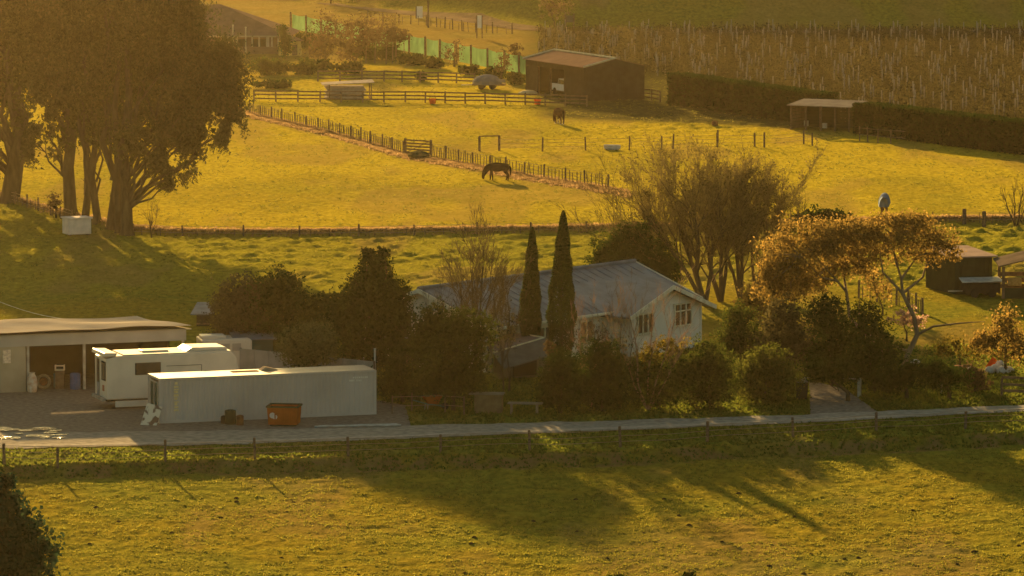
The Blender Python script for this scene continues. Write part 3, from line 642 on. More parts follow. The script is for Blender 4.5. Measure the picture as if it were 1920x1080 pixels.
def backyard():
    # grey corrugated fence with separate sheets, behind container
    a = P(440, 690, 307); p0 = flat(450, 722); p1 = flat(700, 748)
    f = empty('sheet_metal_fence', (p0[0], p0[1], 0), math.atan2(p1[1] - p0[1], p1[0] - p0[0]), 'grey sheet fence sloping away behind the container', 'fence')
    L = math.hypot(p1[0] - p0[0], p1[1] - p0[1]); n = 9; TEAL = mat('dark_green_sheet', (.035, .085, .07), .5, (.05, .10, .085), 1); GS = mat('grey_sheet', (.28, .28, .28), .55, (.2, .2, .2), 1)
    for i in range(n): MB().box((L * (i + .5) / n, 0, 1.05), (L / n - .03, .05, 2.1)).build('panel', GS, f)
    for i in range(n + 1): MB().box((L * i / n, .08, 1.05), (.09, .09, 2.15)).build('post', TIMBER, f)
    p = flat(437, 712); t = empty('green_shed', (p[0], p[1] + .5, 0), R(10), 'dark green shed between the camper and the pale round bush', 'shed')
    MB().box((1.2, 1.2, 1.1), (2.2, 2.2, 2.2)).build('wall', TEAL, t); MB().prism([(0, -.1, 2.21), (2.5, -.1, 2.21), (2.5, 2.5, 2.5), (0, 2.5, 2.5)], (0, 0, .06)).build('roof', ROOFGREY, t)
    MB().box((1.2, .06, 1.0), (.85, .05, 1.9)).build('door', mat('teal_door', (.05, .12, .10), .5), t)
    # little roofs
    def hut(name, D, pl, pr_, ptop, pbot, zrise, label, m, depth=2.6, ang=0):
        X0 = P(pl, pbot, D); X1 = P(pr_, pbot, D); w = X1.x - X0.x
        o = empty(name, (X0.x, D, 0), ang, label, 'shed'); z = X0.z
        MB().box((w / 2, depth / 2, (z - .1) / 2), (w - .4, depth - .3, z - .1)).build('wall', m, o)
        MB().prism([(-.15, -.2, z), (w + .15, -.2, z), (w * .72, depth, z + zrise), (w * .12, depth, z + zrise)], (0, 0, -.07)).build('roof', ROOFGREY, o)
        MB().box((w * .5, .12, (z - .5) / 2), (.8, .06, z - .7)).build('door', TIMBER, o)
    hut('garden_shed', 312, 635, 712, 606, 627, .35, 'small dark shed with blue-grey lean-to roof below the conifer', mat('dark_wood_wall', (.05, .042, .03), .9), 2.8)
    hut('garden_hut', 309, 748, 792, 631, 638, .18, 'tiny hut with a thin grey roof left of the garage', mat('dark_wood_wall', (0, 0, 0)), 1.2)
    hut('small_outbuilding', 330, 362, 398, 576, 588, .5, 'small outbuilding with bluish roof peeping out left of the bushes', mat('dark_wood_wall', (0, 0, 0)), 2.0)
    # low garage; the sunlit roof edges are painted as pale strips
    D = 303; A = P(1030, 634, D + 2); zf = A.z
    g = empty('garage', (P(932, 660, D).x, D, 0), 0, 'low garage with pinkish gable roof and pale edges beside the cypresses', 'garage')
    FL = mat('lit_edge_paint', (.75, .66, .45), .35); RP = mat('garage_roof', (.20, .14, .125), .5, (.15, .1, .09), 1)
    pa = P(925, 662, D) - g.location; pb = P(1020, 634, D + 1.8) - g.location; pc = P(925, 617, D + 6.6) - g.location; pw = pa + Vector((-2.5, 2, 0))
    MB().prism([tuple(pa), tuple(pb), tuple(pc)], (0, 0, -.08)).build('roof_plane', RP, g)
    up = Vector((0, 0, .03))
    MB().tube([pa + up, pb + up], .045, 5).build('lit_edge', FL, g); MB().tube([pb + up, pc + up], .045, 5).build('lit_edge', FL, g)
    w1 = pb + Vector((2.2, -1.6, -1.3)); GW = mat('grey_brown_wall', (.14, .125, .10), .8, (.10, .09, .07), 1)
    MB().prism([(pa.x, pa.y, 0), (pb.x + .3, pb.y, 0), (pb.x + .3, pb.y, pb.z - .25), (pb.x - .1, pb.y, pb.z - .1), (pa.x, pa.y, pa.z - .1)], (-.1, 2.2, 0)).build('wall', GW, g)
    MB().prism([(pb.x + .02, pb.y - .02, pb.z), (pb.x + .6, pb.y - 1.2, pb.z - .75), (pa.x + .6, pa.y - 1.3, pa.z - .75), (pa.x + .02, pa.y - .02, pa.z - .02)], (0, 0, -.07)).build('roof_plane', mat('grey_lean_to', (.13, .125, .11), .7), g)
    MB().box((1.6, .9, .95), (1.5, .08, 1.6), R(28)).build('door', mat('dark_opening', (.03, .027, .02), .8), g)
    # white posts, post lamp
    for px, py, top, lab in [(703, 740, 655, 'thin white pole rising behind the container corner'), (1537, 0, 0, None)]:
        if not lab: continue
        b = G(px, py); z = P(px, top, b.y).z
        o = empty('pole', tuple(b), 0, lab, 'pole'); MB().cyl((0, 0, 0), .05, z, 6).build('shaft', WHITEB, o); MB().cyl((0, 0, z), .07, .05, 6).build('cap', WHITEB, o)
    # garden junk
    b = G(805, 770); o = empty('wheelbarrow', tuple(b), R(20), 'orange wheelbarrow with blue frame left on the rough garden grass', 'wheelbarrow')
    m = MB(); m.add([(-.35, -.28, .78), (.65, -.32, .82), (.65, .32, .82), (-.35, .28, .78), (-.1, -.18, .4), (.45, -.2, .38), (.45, .2, .38), (-.1, .18, .4)], [(4, 5, 6, 7), (0, 1, 5, 4), (1, 2, 6, 5), (2, 3, 7, 6), (3, 0, 4, 7)]); m.build('tray', ORANGE, o)
    for s in (-.22, .22): MB().tube([(-.95, s, .62), (-.2, s, .40), (.85, s * .3, .2)], .025, 5).build('handle', mat('teal_paint', (.08, .2, .2), .5), o); MB().tube([(-.15, s, .38), (-.2, s, 0)], .02, 5).build('leg', STEELP, o)
    MB().cyl((.9, -.05, .2), .2, .1, 12, 1).build('wheel', BLACK, o)
    b = G(915, 775); o = empty('packing_crate', tuple(b), R(-6), 'tall brownish wooden crate next to the garden bench', 'crate')
    MB().box((0, .4, .5), (1.5, .8, 1.0)).build('crate_body', mat('crate_wood', (.20, .15, .085), .9, (.14, .10, .06), 3), o)
    for i in range(6): MB().box((-.62 + i * .25, -.02, .5), (.2, .03, 1.0)).build('plank', mat('crate_wood', (0, 0, 0)), o)
    MB().box((-.1, .35, 1.05), (1.9, .95, .05)).build('lid', GREYT, o)
    b = G(975, 778); o = empty('garden_bench', tuple(b), R(-8), 'pale plank bench standing on the grass before the dark shrubs', 'bench')
    for i in range(3): MB().box((.25, i * .24, .62), (1.9, .2, .05)).build('plank', GREYT, o)
    for x in (-.5, .9):
        for y in (.0, .48): MB().box((x, y, .3), (.07, .07, .6)).build('leg', GREYT, o)
    # letterbox bin, gate post
    b = G(1503, 750); o = empty('wheelie_bin', tuple(b), R(10), 'dark bin with pale lid at the driveway entrance', 'bin')
    MB().prism([(-.24, -.24, .06), (.24, -.24, .06), (.3, -.3, .98), (-.3, -.3, .98)], (0, .55, 0)).build('bin_body', mat('dark_bin', (.03, .035, .03), .6), o); MB().prism([(-.32, -.33, 1.0), (.32, -.33, 1.0), (.32, .3, 1.1), (-.32, .3, 1.1)], (0, 0, .06)).build('lid', CONC, o)
    for y in (-.2, .2): MB().cyl((-.2 if y < 0 else .2, .24, .08), .08, .05, 8, 0).build('wheel', BLACK, o)
    for px, py, top, w, lab in [(1611, 744, 709, .22, 'thick pale gate post beside the gravel driveway'), (1765, 741, 712, .09, 'thin grey post in the dark grass right of the driveway'), (1090, 758, 700, .07, 'thin grey stake before the dark hedge of shrubs')]:
        b = G(px, py); z = P(px, top, b.y).z; o = tag(MB().lathe((0, 0, -.1), [(w / 2, 0), (w / 2, z + .02), (w * .3, z + .1)], 8).build('gate_post' if w > .2 else 'stake', mat('pale_post', (.5, .48, .42), .8, (.3, .28, .24), 5)), lab, 'post'); o.location = b
    g0 = G(1508, 738); g1 = G(1605, 742); o = tag(MB().tube([(0, 0, .9), tuple(g1 - g0 + Vector((0, 0, .95)))], .02, 4).build('chain', STEELP), 'thin chain hanging across the driveway entrance', 'chain'); o.location = g0
backyard()

def right_sheds():
    W1 = mat('dark_green_board', (.05, .055, .03), .85, (.035, .038, .022), 1.5)
    # shed 1 : corners from the photo
    base = 548; n = G(1790, base + 4); D = n.y
    s = empty('garden_shed', (n.x, n.y, n.z), 0, 'dark green shed with flat pinkish roof standing on the right paddock', 'shed')
    zt = P(1790, 484, D).z - n.z; k = S(D); w = (1862 - 1790) / k; lw = 1.6
    dx = -(1790 - 1745) / k; dd = 4.2
    bot = [(0, 0), (w, .8), (w + dx, .8 + dd), (dx, dd)]
    MB().prism([(x, y, 0) for x, y in bot], (0, 0, zt)).build('wall', W1, s)
    RPK = mat('pinkish_roof', (.34, .25, .21), .45, (.26, .19, .16), 1)
    o2 = [(-.25, -.3), (w + .35, .55), (w + dx + .3, .8 + dd + .3), (dx - .3, dd + .2)]
    MB().prism([(x, y, zt + (.02 if i < 2 else .25)) for i, (x, y) in enumerate(o2)], (0, 0, .08)).build('roof', RPK, s)
    for i in range(9): MB().box((w * (i + .5) / 9, .8 * (i + .5) / 9 - .02, zt / 2), (w / 9 - .03, .03, zt - .05), math.atan2(.8, w)).build('board', W1, s)
    MB().box((w * .35, .8 * .35 - .05, .95), (.8, .04, 1.85), math.atan2(.8, w)).build('door', W1, s)
    # awning / trailer in front
    c = G(1838, 556); t = empty('covered_trailer', (c.x, c.y, c.z), R(12), 'low trailer with a pale grey tray top before the dark green shed', 'trailer')
    zt2 = P(1838, 524, c.y).z - c.z
    MB().prism([(-1.5, -.9, zt2 - .1), (1.3, -.9, zt2 - .1), (1.5, .9, zt2 + .02), (-1.2, .9, zt2 + .02)], (0, 0, .05)).build('tray_top', STEELP, t)
    MB().box((0, 0, zt2 / 2 + .05), (2.3, 1.3, zt2 - .5)).build('body', BLACK, t)
    for x in (-.6, .6):
        for y in (-.75, .65): MB().cyl((x, y, .28), .28, .16, 12, 1).build('wheel', BLACK, t)
    MB().tube([(-1.2, 0, .4), (-2.2, 0, .4)], .04, 5).build('drawbar', STEELP, t)
    # shed 2 : open frame
    n = G(1881, 560); D = n.y; k = S(D); s = empty('pole_shed', (n.x, n.y, n.z), 0, 'open pole shed with sloping roof at the right edge of the picture', 'shed')
    z0 = P(1881, 500, D).z - n.z; z1 = z0 + .75
    MB().prism([(-.3, -.3, z0), (3.6, -.6, z1 + .2), (3.4, 3.3, z1 + .35), (-.4, 3.2, z0 + .15)], (0, 0, .08)).build('roof', mat('dull_brown_roof', (.13, .10, .08), .9, (.09, .07, .055), 1), s)
    for x, y, z in [(0, 0, z0), (1.7, 0, z0 + .4), (3.3, 0, z1 + .1), (0, 3, z0 + .1), (3.2, 3, z1 + .2)]: MB().box((x, y, z / 2), (.18, .18, z)).build('post', TIMBER, s)
    for z in (.5, .9, 1.3): MB().box((1.65, 3.08, z), (3.3, .05, .28)).build('wall_board', TIMBER, s)
    MB().box((1.65, .0, .35), (3.2, .06, .7)).build('front_board', W1, s)
    # hay bales glinting inside
    for i, (x, y) in enumerate([(.9, 1.9), (2.1, 2.1)]):
        o = tag(MB().box((0, 0, .45), (.9, .6, .5)).build('hay_bale', mat('straw', (.5, .33, .14), .9, (.35, .22, .09), 6), bevel=.05), ['pale hay bale at the left inside the open pole shed', 'pale hay bale at the right inside the open pole shed'][i], 'hay bale', 'hay bales in the pole shed'); o.location = n + Vector((x, y, .45))
    # far open run-in shed between the hedges
    n = G(1483, 243); D = n.y; k = S(D); s = empty('horse_shelter', tuple(n), R(-28), 'open horse shelter with thin flat roof between the two hedges', 'shelter')
    w = 5.8; h = 2.3
    MB().prism([(-.3, -.3, h - .1), (w + .3, -.3, h - .1), (w + .3, 3.4, h + .25), (-.3, 3.4, h + .25)], (0, 0, .07)).build('roof', mat('shelter_roof', (.20, .175, .16), .6, (.15, .13, .12), 1), s)
    for x in (0, 1.5, 3.0, 4.4, w):
        for y in (0, 3.1): MB().box((x, y, h / 2), (.14, .14, h)).build('post', POSTM, s)
    for i in range(7): MB().box((w / 2, 3.2, .2 + i * .31), (w, .04, .27)).build('wall_board', W1, s)
    for i in range(7): MB().box((.02, 1.6, .2 + i * .31), (.04, 3.1, .27)).build('wall_board', mat('brown_board', (.17, .12, .085), .9), s)
    for (x, y, z) in [(.8, 1.6, 1.0), (3.2, .4, .9)]: MB().box((x, y, z / 2), (.35, .3, z * .5)).build('feed_bin', mat('dull_white', (.45, .42, .38), .7), s)
right_sheds()

def far_house():
    BR = mat('far_roof_tile', (.15, .10, .085), .8, (.11, .075, .065), 1.5); BW = mat('far_brick_wall', (.24, .15, .10), .85, (.18, .11, .08), 1)
    D = 599; a = P(380, 106, D); z0 = float(zbase(a.x, D)) ; k = S(D)
    n = Vector((P(388, 100, D).x, D, z0)); w = (528 - 388) / k
    zt = P(450, 66, D).z - z0; zb = P(450, 104, D).z - z0
    h = empty('homestead', tuple(n), R(-4), 'brown brick homestead with hipped roof and pale veranda posts behind the giant trees', 'house')
    MB().box((w / 2 - 1, 4.2, zt / 2), (w + 1, 8, zt)).build('wall', BW, h)
    zr = P(395, 8, D + 4).z - z0
    e0 = (-3, -1, zt); e1 = (w + 1.2, -1, zt); e2 = (w + 1.2, 9.4, zt); e3 = (-3, 9.4, zt); r0 = (-1.5, 4.2, zr); r1 = (w * .13, 4.2, zr)
    m = MB(); m.add([e0, e1, e2, e3, r0, r1], [(0, 1, 5, 4), (1, 2, 5), (2, 3, 4, 5), (3, 0, 4), (3, 2, 1, 0)]); m.build('roof', BR, h)
    MB().box((w / 2 - .5, -1.05, zt - .06), (w + 3, .12, .16)).build('gutter', mat('dull_cream', (.42, .35, .27), .7), h)
    PV = mat('pale_veranda_post', (.58, .5, .4), .7)
    for px in (430, 446, 475, 488, 504, 512, 524): x = (px - 388) / k; MB().box((x, -.75, (zt + zb) / 2), (.16 if px != 504 else .34, .16, zt - zb - .05)).build('post', PV, h)
    for px in (455, 482, 497): x = (px - 388) / k; MB().box((x, .16, (zt + zb) / 2), (1.0, .08, (zt - zb) * .62)).build('window', GLASS, h)
    MB().box((w / 2, -.8, zb + .5), (w - .3, .08, .1)).build('rail', PV, h)
    MB().box((w / 2, -.3, zb - .12), (w + .5, 1.6, .2)).build('veranda_floor', mat('dull_cream', (0, 0, 0)), h)
    # terrace wall
    t = empty('terrace_wall', (n.x, n.y - 4, z0), R(-4), 'brown block retaining wall below the homestead veranda', 'wall')
    zz = max(zb - .3, .8); cols = 12; rowsn = 4; bw = (w + 1) / cols
    for r_ in range(rowsn):
        for i in range(cols): MB().box((bw * (i + .5) + (bw * .25 if r_ % 2 else 0), .4, zz * (r_ + .5) / rowsn), (bw - .05, .5, zz / rowsn - .04)).build('block', mat('brown_block', (.27, .18, .12), .9, (.2, .13, .09), 1), t)
    MB().box((w / 2 + .5, .42, zz / 2 - .02), (w + .8, .4, zz - .08)).build('wall_core', BW, t)
    # flag poles in front of the house
    for i, (px, top, bot) in enumerate([(437, 48, 98), (461, 52, 112)]):
        D2 = D - 6; o = empty('pole', (P(px, bot, D2).x, D2, float(zbase(P(px, bot, D2).x, D2))), 0, ['shorter pale pole standing before the homestead roof', 'taller pale pole right of the other before the homestead'][i], 'pole', 'pale poles before the homestead')
        z = P(px, top, D2).z - o.location.z; MB().cyl((0, 0, 0), .08, z, 6).build('shaft', PV, o); MB().cyl((0, 0, z), .11, .1, 6).build('cap', PV, o)
    # little outhouse; the sunlight on its side is put into the yellow wall colour
    D = 591; b = P(540, 108, D); o = empty('outhouse', (b.x, D, float(zbase(b.x, D))), R(38), 'small outhouse with walls coloured sunlit yellow beside the homestead', 'shed')
    zt = P(550, 78, D).z - o.location.z
    MB().box((.9, .9, zt / 2), (1.8, 1.8, zt)).build('wall', mat('sunlit_wall_yellow', (.55, .42, .16), .8, (.45, .33, .12), 2), o)
    MB().prism([(-.2, -.2, zt), (2, -.2, zt), (2, 2, zt + .4), (-.2, 2, zt + .4)], (0, 0, .1)).build('roof', BR, o); MB().box((.9, -.02, zt * .4), (.7, .05, zt * .75)).build('door', TIMBER, o)
far_house()

def shade_fence():
    CL = leafmat('green_shadecloth', (.20, .38, .15), (.24, .42, .18), .5)
    xs = [(548, 572, 26, 54)] + [(a, b, None, None) for a, b in [(575, 600), (603, 627), (630, 658), (661, 686), (690, 709), (713, 737), (742, 766), (769, 795), (800, 822), (827, 851), (861, 882), (885, 912), (916, 943), (948, 972), (975, 988)]]
    def topy(px): return 26 + (px - 548) * (103 - 26) / (972 - 548)
    def boty(px): return 55 + (px - 548) * (139 - 55) / (972 - 548)
    g0 = G(548, 58); root = empty('shade_cloth_fence', tuple(g0), 0, 'green shade cloth windbreak strung between tall posts', 'fence')
    for a, b, _, _ in xs:
        A, B = G(a, boty(a) + 3), G(b, boty(b) + 3); mb = MB(); n = 6; V0 = []
        za, zb = P(a, topy(a), A.y).z, P(b, topy(b), B.y).z
        for j in range(n + 1):
            t = j / n; p = A.lerp(B, t); sag = .12 * math.sin(math.pi * t); zt_ = za + (zb - za) * t - sag
            for q in range(4):
                s_ = q / 3; bow = .18 * math.sin(math.pi * t) * math.sin(math.pi * s_); V0.append((p.x - g0.x, p.y - g0.y - bow, (p.z + .25) * (1 - s_) + zt_ * s_ - g0.z))
        mb.add(V0, [(j * 4 + q, (j + 1) * 4 + q, (j + 1) * 4 + q + 1, j * 4 + q + 1) for j in range(n) for q in range(3)])
        mb.build('cloth_panel', CL, root, True)
    for px in [545, 574, 602, 629, 660, 688, 711, 740, 767, 797, 825, 856, 883, 914, 946, 973]:
        A = G(px, boty(px) + 4); z = P(px, topy(px) - 3, A.y).z
        MB().cyl(tuple(A - g0), .13, z - A.z, 6).build('post', TIMBER, root)
shade_fence()

def far_bits():
    for name, px, top, bot, wpx, lab in [('sign', 787, 12, 33, 11, 'blank white board standing beside the far sandy track'), ('sign', 899, 29, 70, 8, 'tall white sign on a dark frame beside the far track')]:
        A = G(px, bot + 2); k = S(A.y); o = empty(name, tuple(A), 0, lab, 'sign'); zt = P(px, top, A.y).z - A.z; w = wpx / k
        zb = zt * (.05 if px == 787 else .45)
        MB().box((0, 0, (zt + zb) / 2), (w, .08, zt - zb)).build('board', WHITEB, o)
        for s in ((-1,) if px == 787 else (-1, 1)): MB().box((s * w * .62, .1, zt / 2), (.14, .14, zt)).build('post', TIMBER, o)
    A = G(803, 52); o = empty('utility_pole', tuple(A), 0, 'slender grey utility pole crossing the far track', 'pole'); MB().cyl((0, 0, 0), .13, 9.5, 7, 2, .09).build('shaft', POSTM, o); MB().box((0, 0, 8.9), (1.8, .12, .14)).build('crossarm', POSTM, o)
    A = G(1068, 62); o = empty('lookout_frame', tuple(A), 0, 'dark timber frame with a board beside the vineyard headland', 'frame'); zt = P(1068, 25, A.y).z - A.z
    for x in (-.5, .5): MB().box((x, 0, zt / 2), (.18, .18, zt)).build('post', TIMBER, o)
    MB().box((0, .02, zt * .72), (.8, .1, zt * .35)).build('board', mat('grey_brown_wall', (0, 0, 0)), o)
    # grey bath / timber stack in the yard
    A = G(610, 187); k = S(A.y); o = empty('timber_stack', tuple(A), R(6), 'long grey stack of weathered boards under a sheet in the far yard', 'stack')
    GB = mat('grey_board', (.34, .30, .28), .8, (.24, .2, .18), 3); w = 92 / k; 
    for r_ in range(5):
        for j in range(3): MB().box((w * .4 + (r_ % 2) * .2, .3 + j * .75, .15 + r_ * .26), (w * .78, .6, .2)).build('board', GB, o)
    MB().prism([(-.3, -.3, 1.45), (w, -.3, 1.65), (w, 2.4, 1.75), (-.3, 2.4, 1.5)], (0, 0, .06)).build('cover_sheet', GB, o)
    for x in (.4, w - .3):
        MB().box((x, 1, .1), (.2, 2, .2)).build('bearer', TIMBER, o)
        for y in (-.2, 2.2): MB().box((x, y, .78), (.1, .1, 1.5)).build('post', TIMBER, o)
    # tractor/trailer under tarp
    A = G(884, 168); k = S(A.y); o = empty('farm_trailer', tuple(A), R(-5), 'farm trailer loaded with a dark blue-grey tarpaulin near the barn', 'trailer')
    m = MB(); m.lathe((1.5, .8, .5), [(1.5, 0), (1.45, .35), (1.1, .75), (.5, .95), (.05, 1.0)], 14); m.build('tarpaulin', mat('blue_grey_tarp', (.12, .13, .15), .6, (.2, .19, .18), 1.5), o)
    MB().box((1.7, .8, .48), (3.3, 1.6, .14)).build('deck', TIMBER, o); MB().box((2.6, .1, .9), (1.6, .06, .3)).build('side_board', GB, o)
    for x in (1.0, 2.1):
        for y in (0, 1.6): MB().cyl((x, y - .1, .32), .32, .2, 12, 1).build('wheel', BLACK, o)
    MB().tube([(0, .8, .45), (-1.1, .8, .4)], .05, 5).build('drawbar', STEELP, o)
    for i, (px, py) in enumerate([(811, 195), (1008, 196)]):
        o = empty('feed_bucket', tuple(G(px, py)), R(30 * i), ['bright orange bucket on the grass below the long rail fence', 'bright orange bucket near the corner of the barn'][i], 'bucket', 'orange buckets by the rail fence')
        MB().lathe((0, 0, 0), [(.24, 0), (.30, .08), (.34, .45), (.37, .52), (.33, .52), (.26, .12)], 12).build('tub', BRIGHTOR, o)
        MB().tube([(-.34, 0, .5), (-.22, 0, .70), (0, 0, .76), (.22, 0, .70), (.34, 0, .5)], .02, 4).build('handle', BLACK, o)
    # pale stone slab / hay by barn
    o = tag(MB().lathe((0, 0, 0), [(1.0, 0), (.95, .15), (.6, .32), (.05, .4)], 10).build('hay_pile', mat('pale_hay', (.58, .48, .3), .9, (.45, .35, .2), 3)), 'pale heap of hay at the left corner of the barn', 'hay'); o.location = G(990, 176)
    # trough in paddock
    A = G(1131, 281); k = S(A.y); o = empty('water_trough', tuple(A), R(-14), 'pale grey bath trough lying on the sunny paddock', 'trough')
    m = MB(); n = 16; 
    for r_, z in [(.8, 0), (1, .12), (1, .42), (.88, .42), (.8, .12)]:
        for j in range(n): a = 2 * math.pi * j / n; m.v.append((.72 + .75 * r_ * math.cos(a), .35 + .36 * r_ * math.sin(a), z))
    for i in range(4):
        for j in range(n): m.f.append((i * n + j, i * n + (j + 1) % n, (i + 1) * n + (j + 1) % n, (i + 1) * n + j))
    m.f.append(tuple(range(4 * n, 5 * n))); m.build('basin', mat('grey_white_enamel', (.5, .5, .52), .4, (.4, .4, .42), 3), o)
    for x in (.3, 1.1):
        for y in (.15, .55): MB().box((x, y, -.02), (.08, .08, .12)).build('foot', BLACK, o)
    # white box under the giant trees
    A = G(150, 441); k = S(A.y); o = empty('livestock_box', tuple(A), R(24), 'white box with overhanging lid standing under the giant trees', 'box')
    WB = mat('old_white_box', (.8, .66, .60), .7, (.66, .55, .5), 2)
    MB().box((0, .7, .62), (1.75, 1.35, 1.1)).build('box_body', WB, o); MB().box((0, .7, 1.24), (1.95, 1.55, .09)).build('lid', WB, o)
    for i in range(2): MB().box((-.4 + i * .85, .01, .62), (.75, .04, .95)).build('panel', WB, o)
    for x in (-.7, .7): MB().box((x, .7, .04), (.12, 1.3, .1)).build('skid', TIMBER, o)
    # stones
    rr = random.Random(9)
    for i, (px, py, r) in enumerate([(1856, 698, .35), (1868, 696, .42), (1880, 699, .4), (1862, 688, .3), (1873, 686, .33), (1890, 697, .33), (1716, 683, .3), (1822, 694, .22)]):
        m = MB(); m.lathe((0, 0, 0), [(r * .8, -.05), (r, r * .3), (r * .85, r * .7), (r * .4, r * .95), (.02, r)], 8); m.v = [(x * rr.uniform(.85, 1.2), y * rr.uniform(.85, 1.2), z) for x, y, z in m.v]
        o = tag(m.build('boulder', mat('pale_stone', (.52, .52, .54), .9, (.38, .37, .37), 3), None, True), ['leftmost pale boulder of the heap right of the gum trees', 'pale boulder at the front middle of the heap by the lane', 'pale boulder at the front right of the heap by the lane', 'small pale boulder on top left of the heap', 'small pale boulder on top right of the heap', 'rightmost pale boulder of the heap near the rail fence', 'lone pale stone glowing in the dark shrubs under the gum', 'small pale stone just left of the boulder heap'][i], 'boulder', 'pale boulders by the scrub'); o.location = G(px, py)
    o = tag(MB().box((0, 0, .3), (.12, .5, .75), .4, Matrix.Rotation(R(35), 4, 'Y')).build('orange_board', BRIGHTOR), 'small orange board leaning behind the boulder heap', 'board'); o.location = G(1853, 690)
    o = tag(MB().box((0, 0, .1), (.9, .3, .12)).build('fallen_plank', mat('pink_board', (.55, .3, .22), .7)), 'pinkish plank lying in the scrub left of the boulders', 'plank'); o.location = G(1804, 690)
    # stump in paddock
    o = tag(MB().lathe((0, 0, -.05), [(.36, 0), (.30, .12), (.28, .42), (.22, .5)], 9).build('tree_stump', RUST), 'small brown stump on the grass below the first hedge', 'stump'); o.location = G(1340, 236)
    # power cable at left
    a = P(-60, 540, 330); b = P(215, 604, 305.5); pts = [a.lerp(b, t) - Vector((0, 0, 1.0 * math.sin(math.pi * t) * .6)) for t in np.linspace(0, 1, 14)]
    m = MB(); m.tube(pts, .018, 4); tag(m.build('power_cable', STEELP), 'thin power cable sagging down towards the left shed roof', 'cable')
far_bits()
# ================================================================== VEGETATION
BARK = mat('bark', (.085, .066, .042), .95, (.05, .04, .026), 2.5, bump=.05, stretch=(1, 1, .25))
GUMBARK = mat('pale_gum_bark', (.22, .17, .12), .85, (.11, .08, .06), 3, bump=.02, stretch=(1, 1, .3))
TWIG = mat('twig_brown', (.12, .092, .045), .9, (.075, .058, .03), 3)
TWIGP = mat('twig_pink', (.30, .19, .14), .85, (.2, .13, .09), 3)
LF_BIG = leafmat('eucalypt_leaf', (.040, .042, .016), (.090, .078, .032), .22)
LF_DARK = leafmat('dark_conifer_leaf', (.018, .033, .006), (.042, .064, .011), .2)
LF_BLUE = leafmat('blue_conifer_leaf', (.014, .038, .020), (.034, .068, .036), .18)
LF_CYP = leafmat('cypress_leaf', (.030, .048, .009), (.062, .085, .014), .22)
LF_SHRUB = leafmat('shrub_leaf', (.028, .040, .008), (.068, .080, .015), .3)
LF_GREY = leafmat('grey_green_leaf', (.060, .072, .026), (.110, .115, .045), .28)
LF_GOLD = leafmat('golden_leaf', (.07, .065, .012), (.16, .115, .02), .4)
LF_ORANGE = leafmat('orange_leaf', (.10, .075, .022), (.26, .165, .045), .48)
LF_AUT = leafmat('autumn_brown_leaf', (.06, .045, .025), (.11, .07, .035), .3)
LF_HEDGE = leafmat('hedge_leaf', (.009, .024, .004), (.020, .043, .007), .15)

def leaves(centers, size, rs, flatten=1.0, droop=0.0, tri=False):
    n = len(centers); a = rs.normal(size=(n, 3)); a /= np.linalg.norm(a, axis=1)[:, None] + 1e-9
    b = rs.normal(size=(n, 3))
    if droop: a = a * (1 - droop) + np.array([0, 0, -1.0]) * droop; a /= np.linalg.norm(a, axis=1)[:, None]
    b = b - (a * b).sum(1)[:, None] * a; b /= np.linalg.norm(b, axis=1)[:, None] + 1e-9
    s = size * rs.uniform(.6, 1.4, n)[:, None]; L = a * s * .62 * (1 + droop); W = b * s * .42
    if tri:
        v = np.stack([centers - L * .7 - W, centers - L * .7 + W, centers + L], 1).reshape(-1, 3)
        return v, np.arange(n * 3).reshape(n, 3)
    v = np.stack([centers - L, centers + W, centers + L, centers - W], 1).reshape(-1, 3)
    return v, np.arange(n * 4).reshape(n, 4)
def blob_points(blobs, density, rs, sub=.30, inner=.45, zs=.8):
    """blobs: (cx,cy,cz, rx,ry,rz). leaves gather in small sub-clumps near the blob's surface."""
    pts = []
    for (cx, cy, cz, rx, ry, rz) in blobs:
        area = (rx * rz + rx * ry + ry * rz) / 3 * 12.57; n = int(area * density)
        ns = max(14, int(n / 20))
        d = rs.normal(size=(ns, 3)); d /= np.linalg.norm(d, axis=1)[:, None]
        rad = rs.uniform(inner, 1.0, ns) ** .6
        lump = 1 + .16 * np.sin(d[:, 0] * 5 + cx) * np.cos(d[:, 2] * 6 + cz) + rs.normal(0, .05, ns)
        c = np.array([cx, cy, cz]) + d * np.array([rx, ry, rz]) * (rad * lump)[:, None]
        r = sub * min(rx, ry, rz) ** .6 * rs.uniform(.5, 1.3, ns)
        k = np.repeat(np.arange(ns), 20)
        p = c[k] + rs.normal(size=(len(k), 3)) * (r[k] * .62)[:, None] * np.array([1, 1, zs])
        pts.append(p)
    return np.concatenate(pts)
def pblob(px, py, rx, ry, D, depth=1.0, dy=0.0):
    c = P(px, py, D + dy); k = S(D + dy); return (c.x, c.y, c.z, rx / k, depth * (rx + ry) / 2 / k, ry / k)
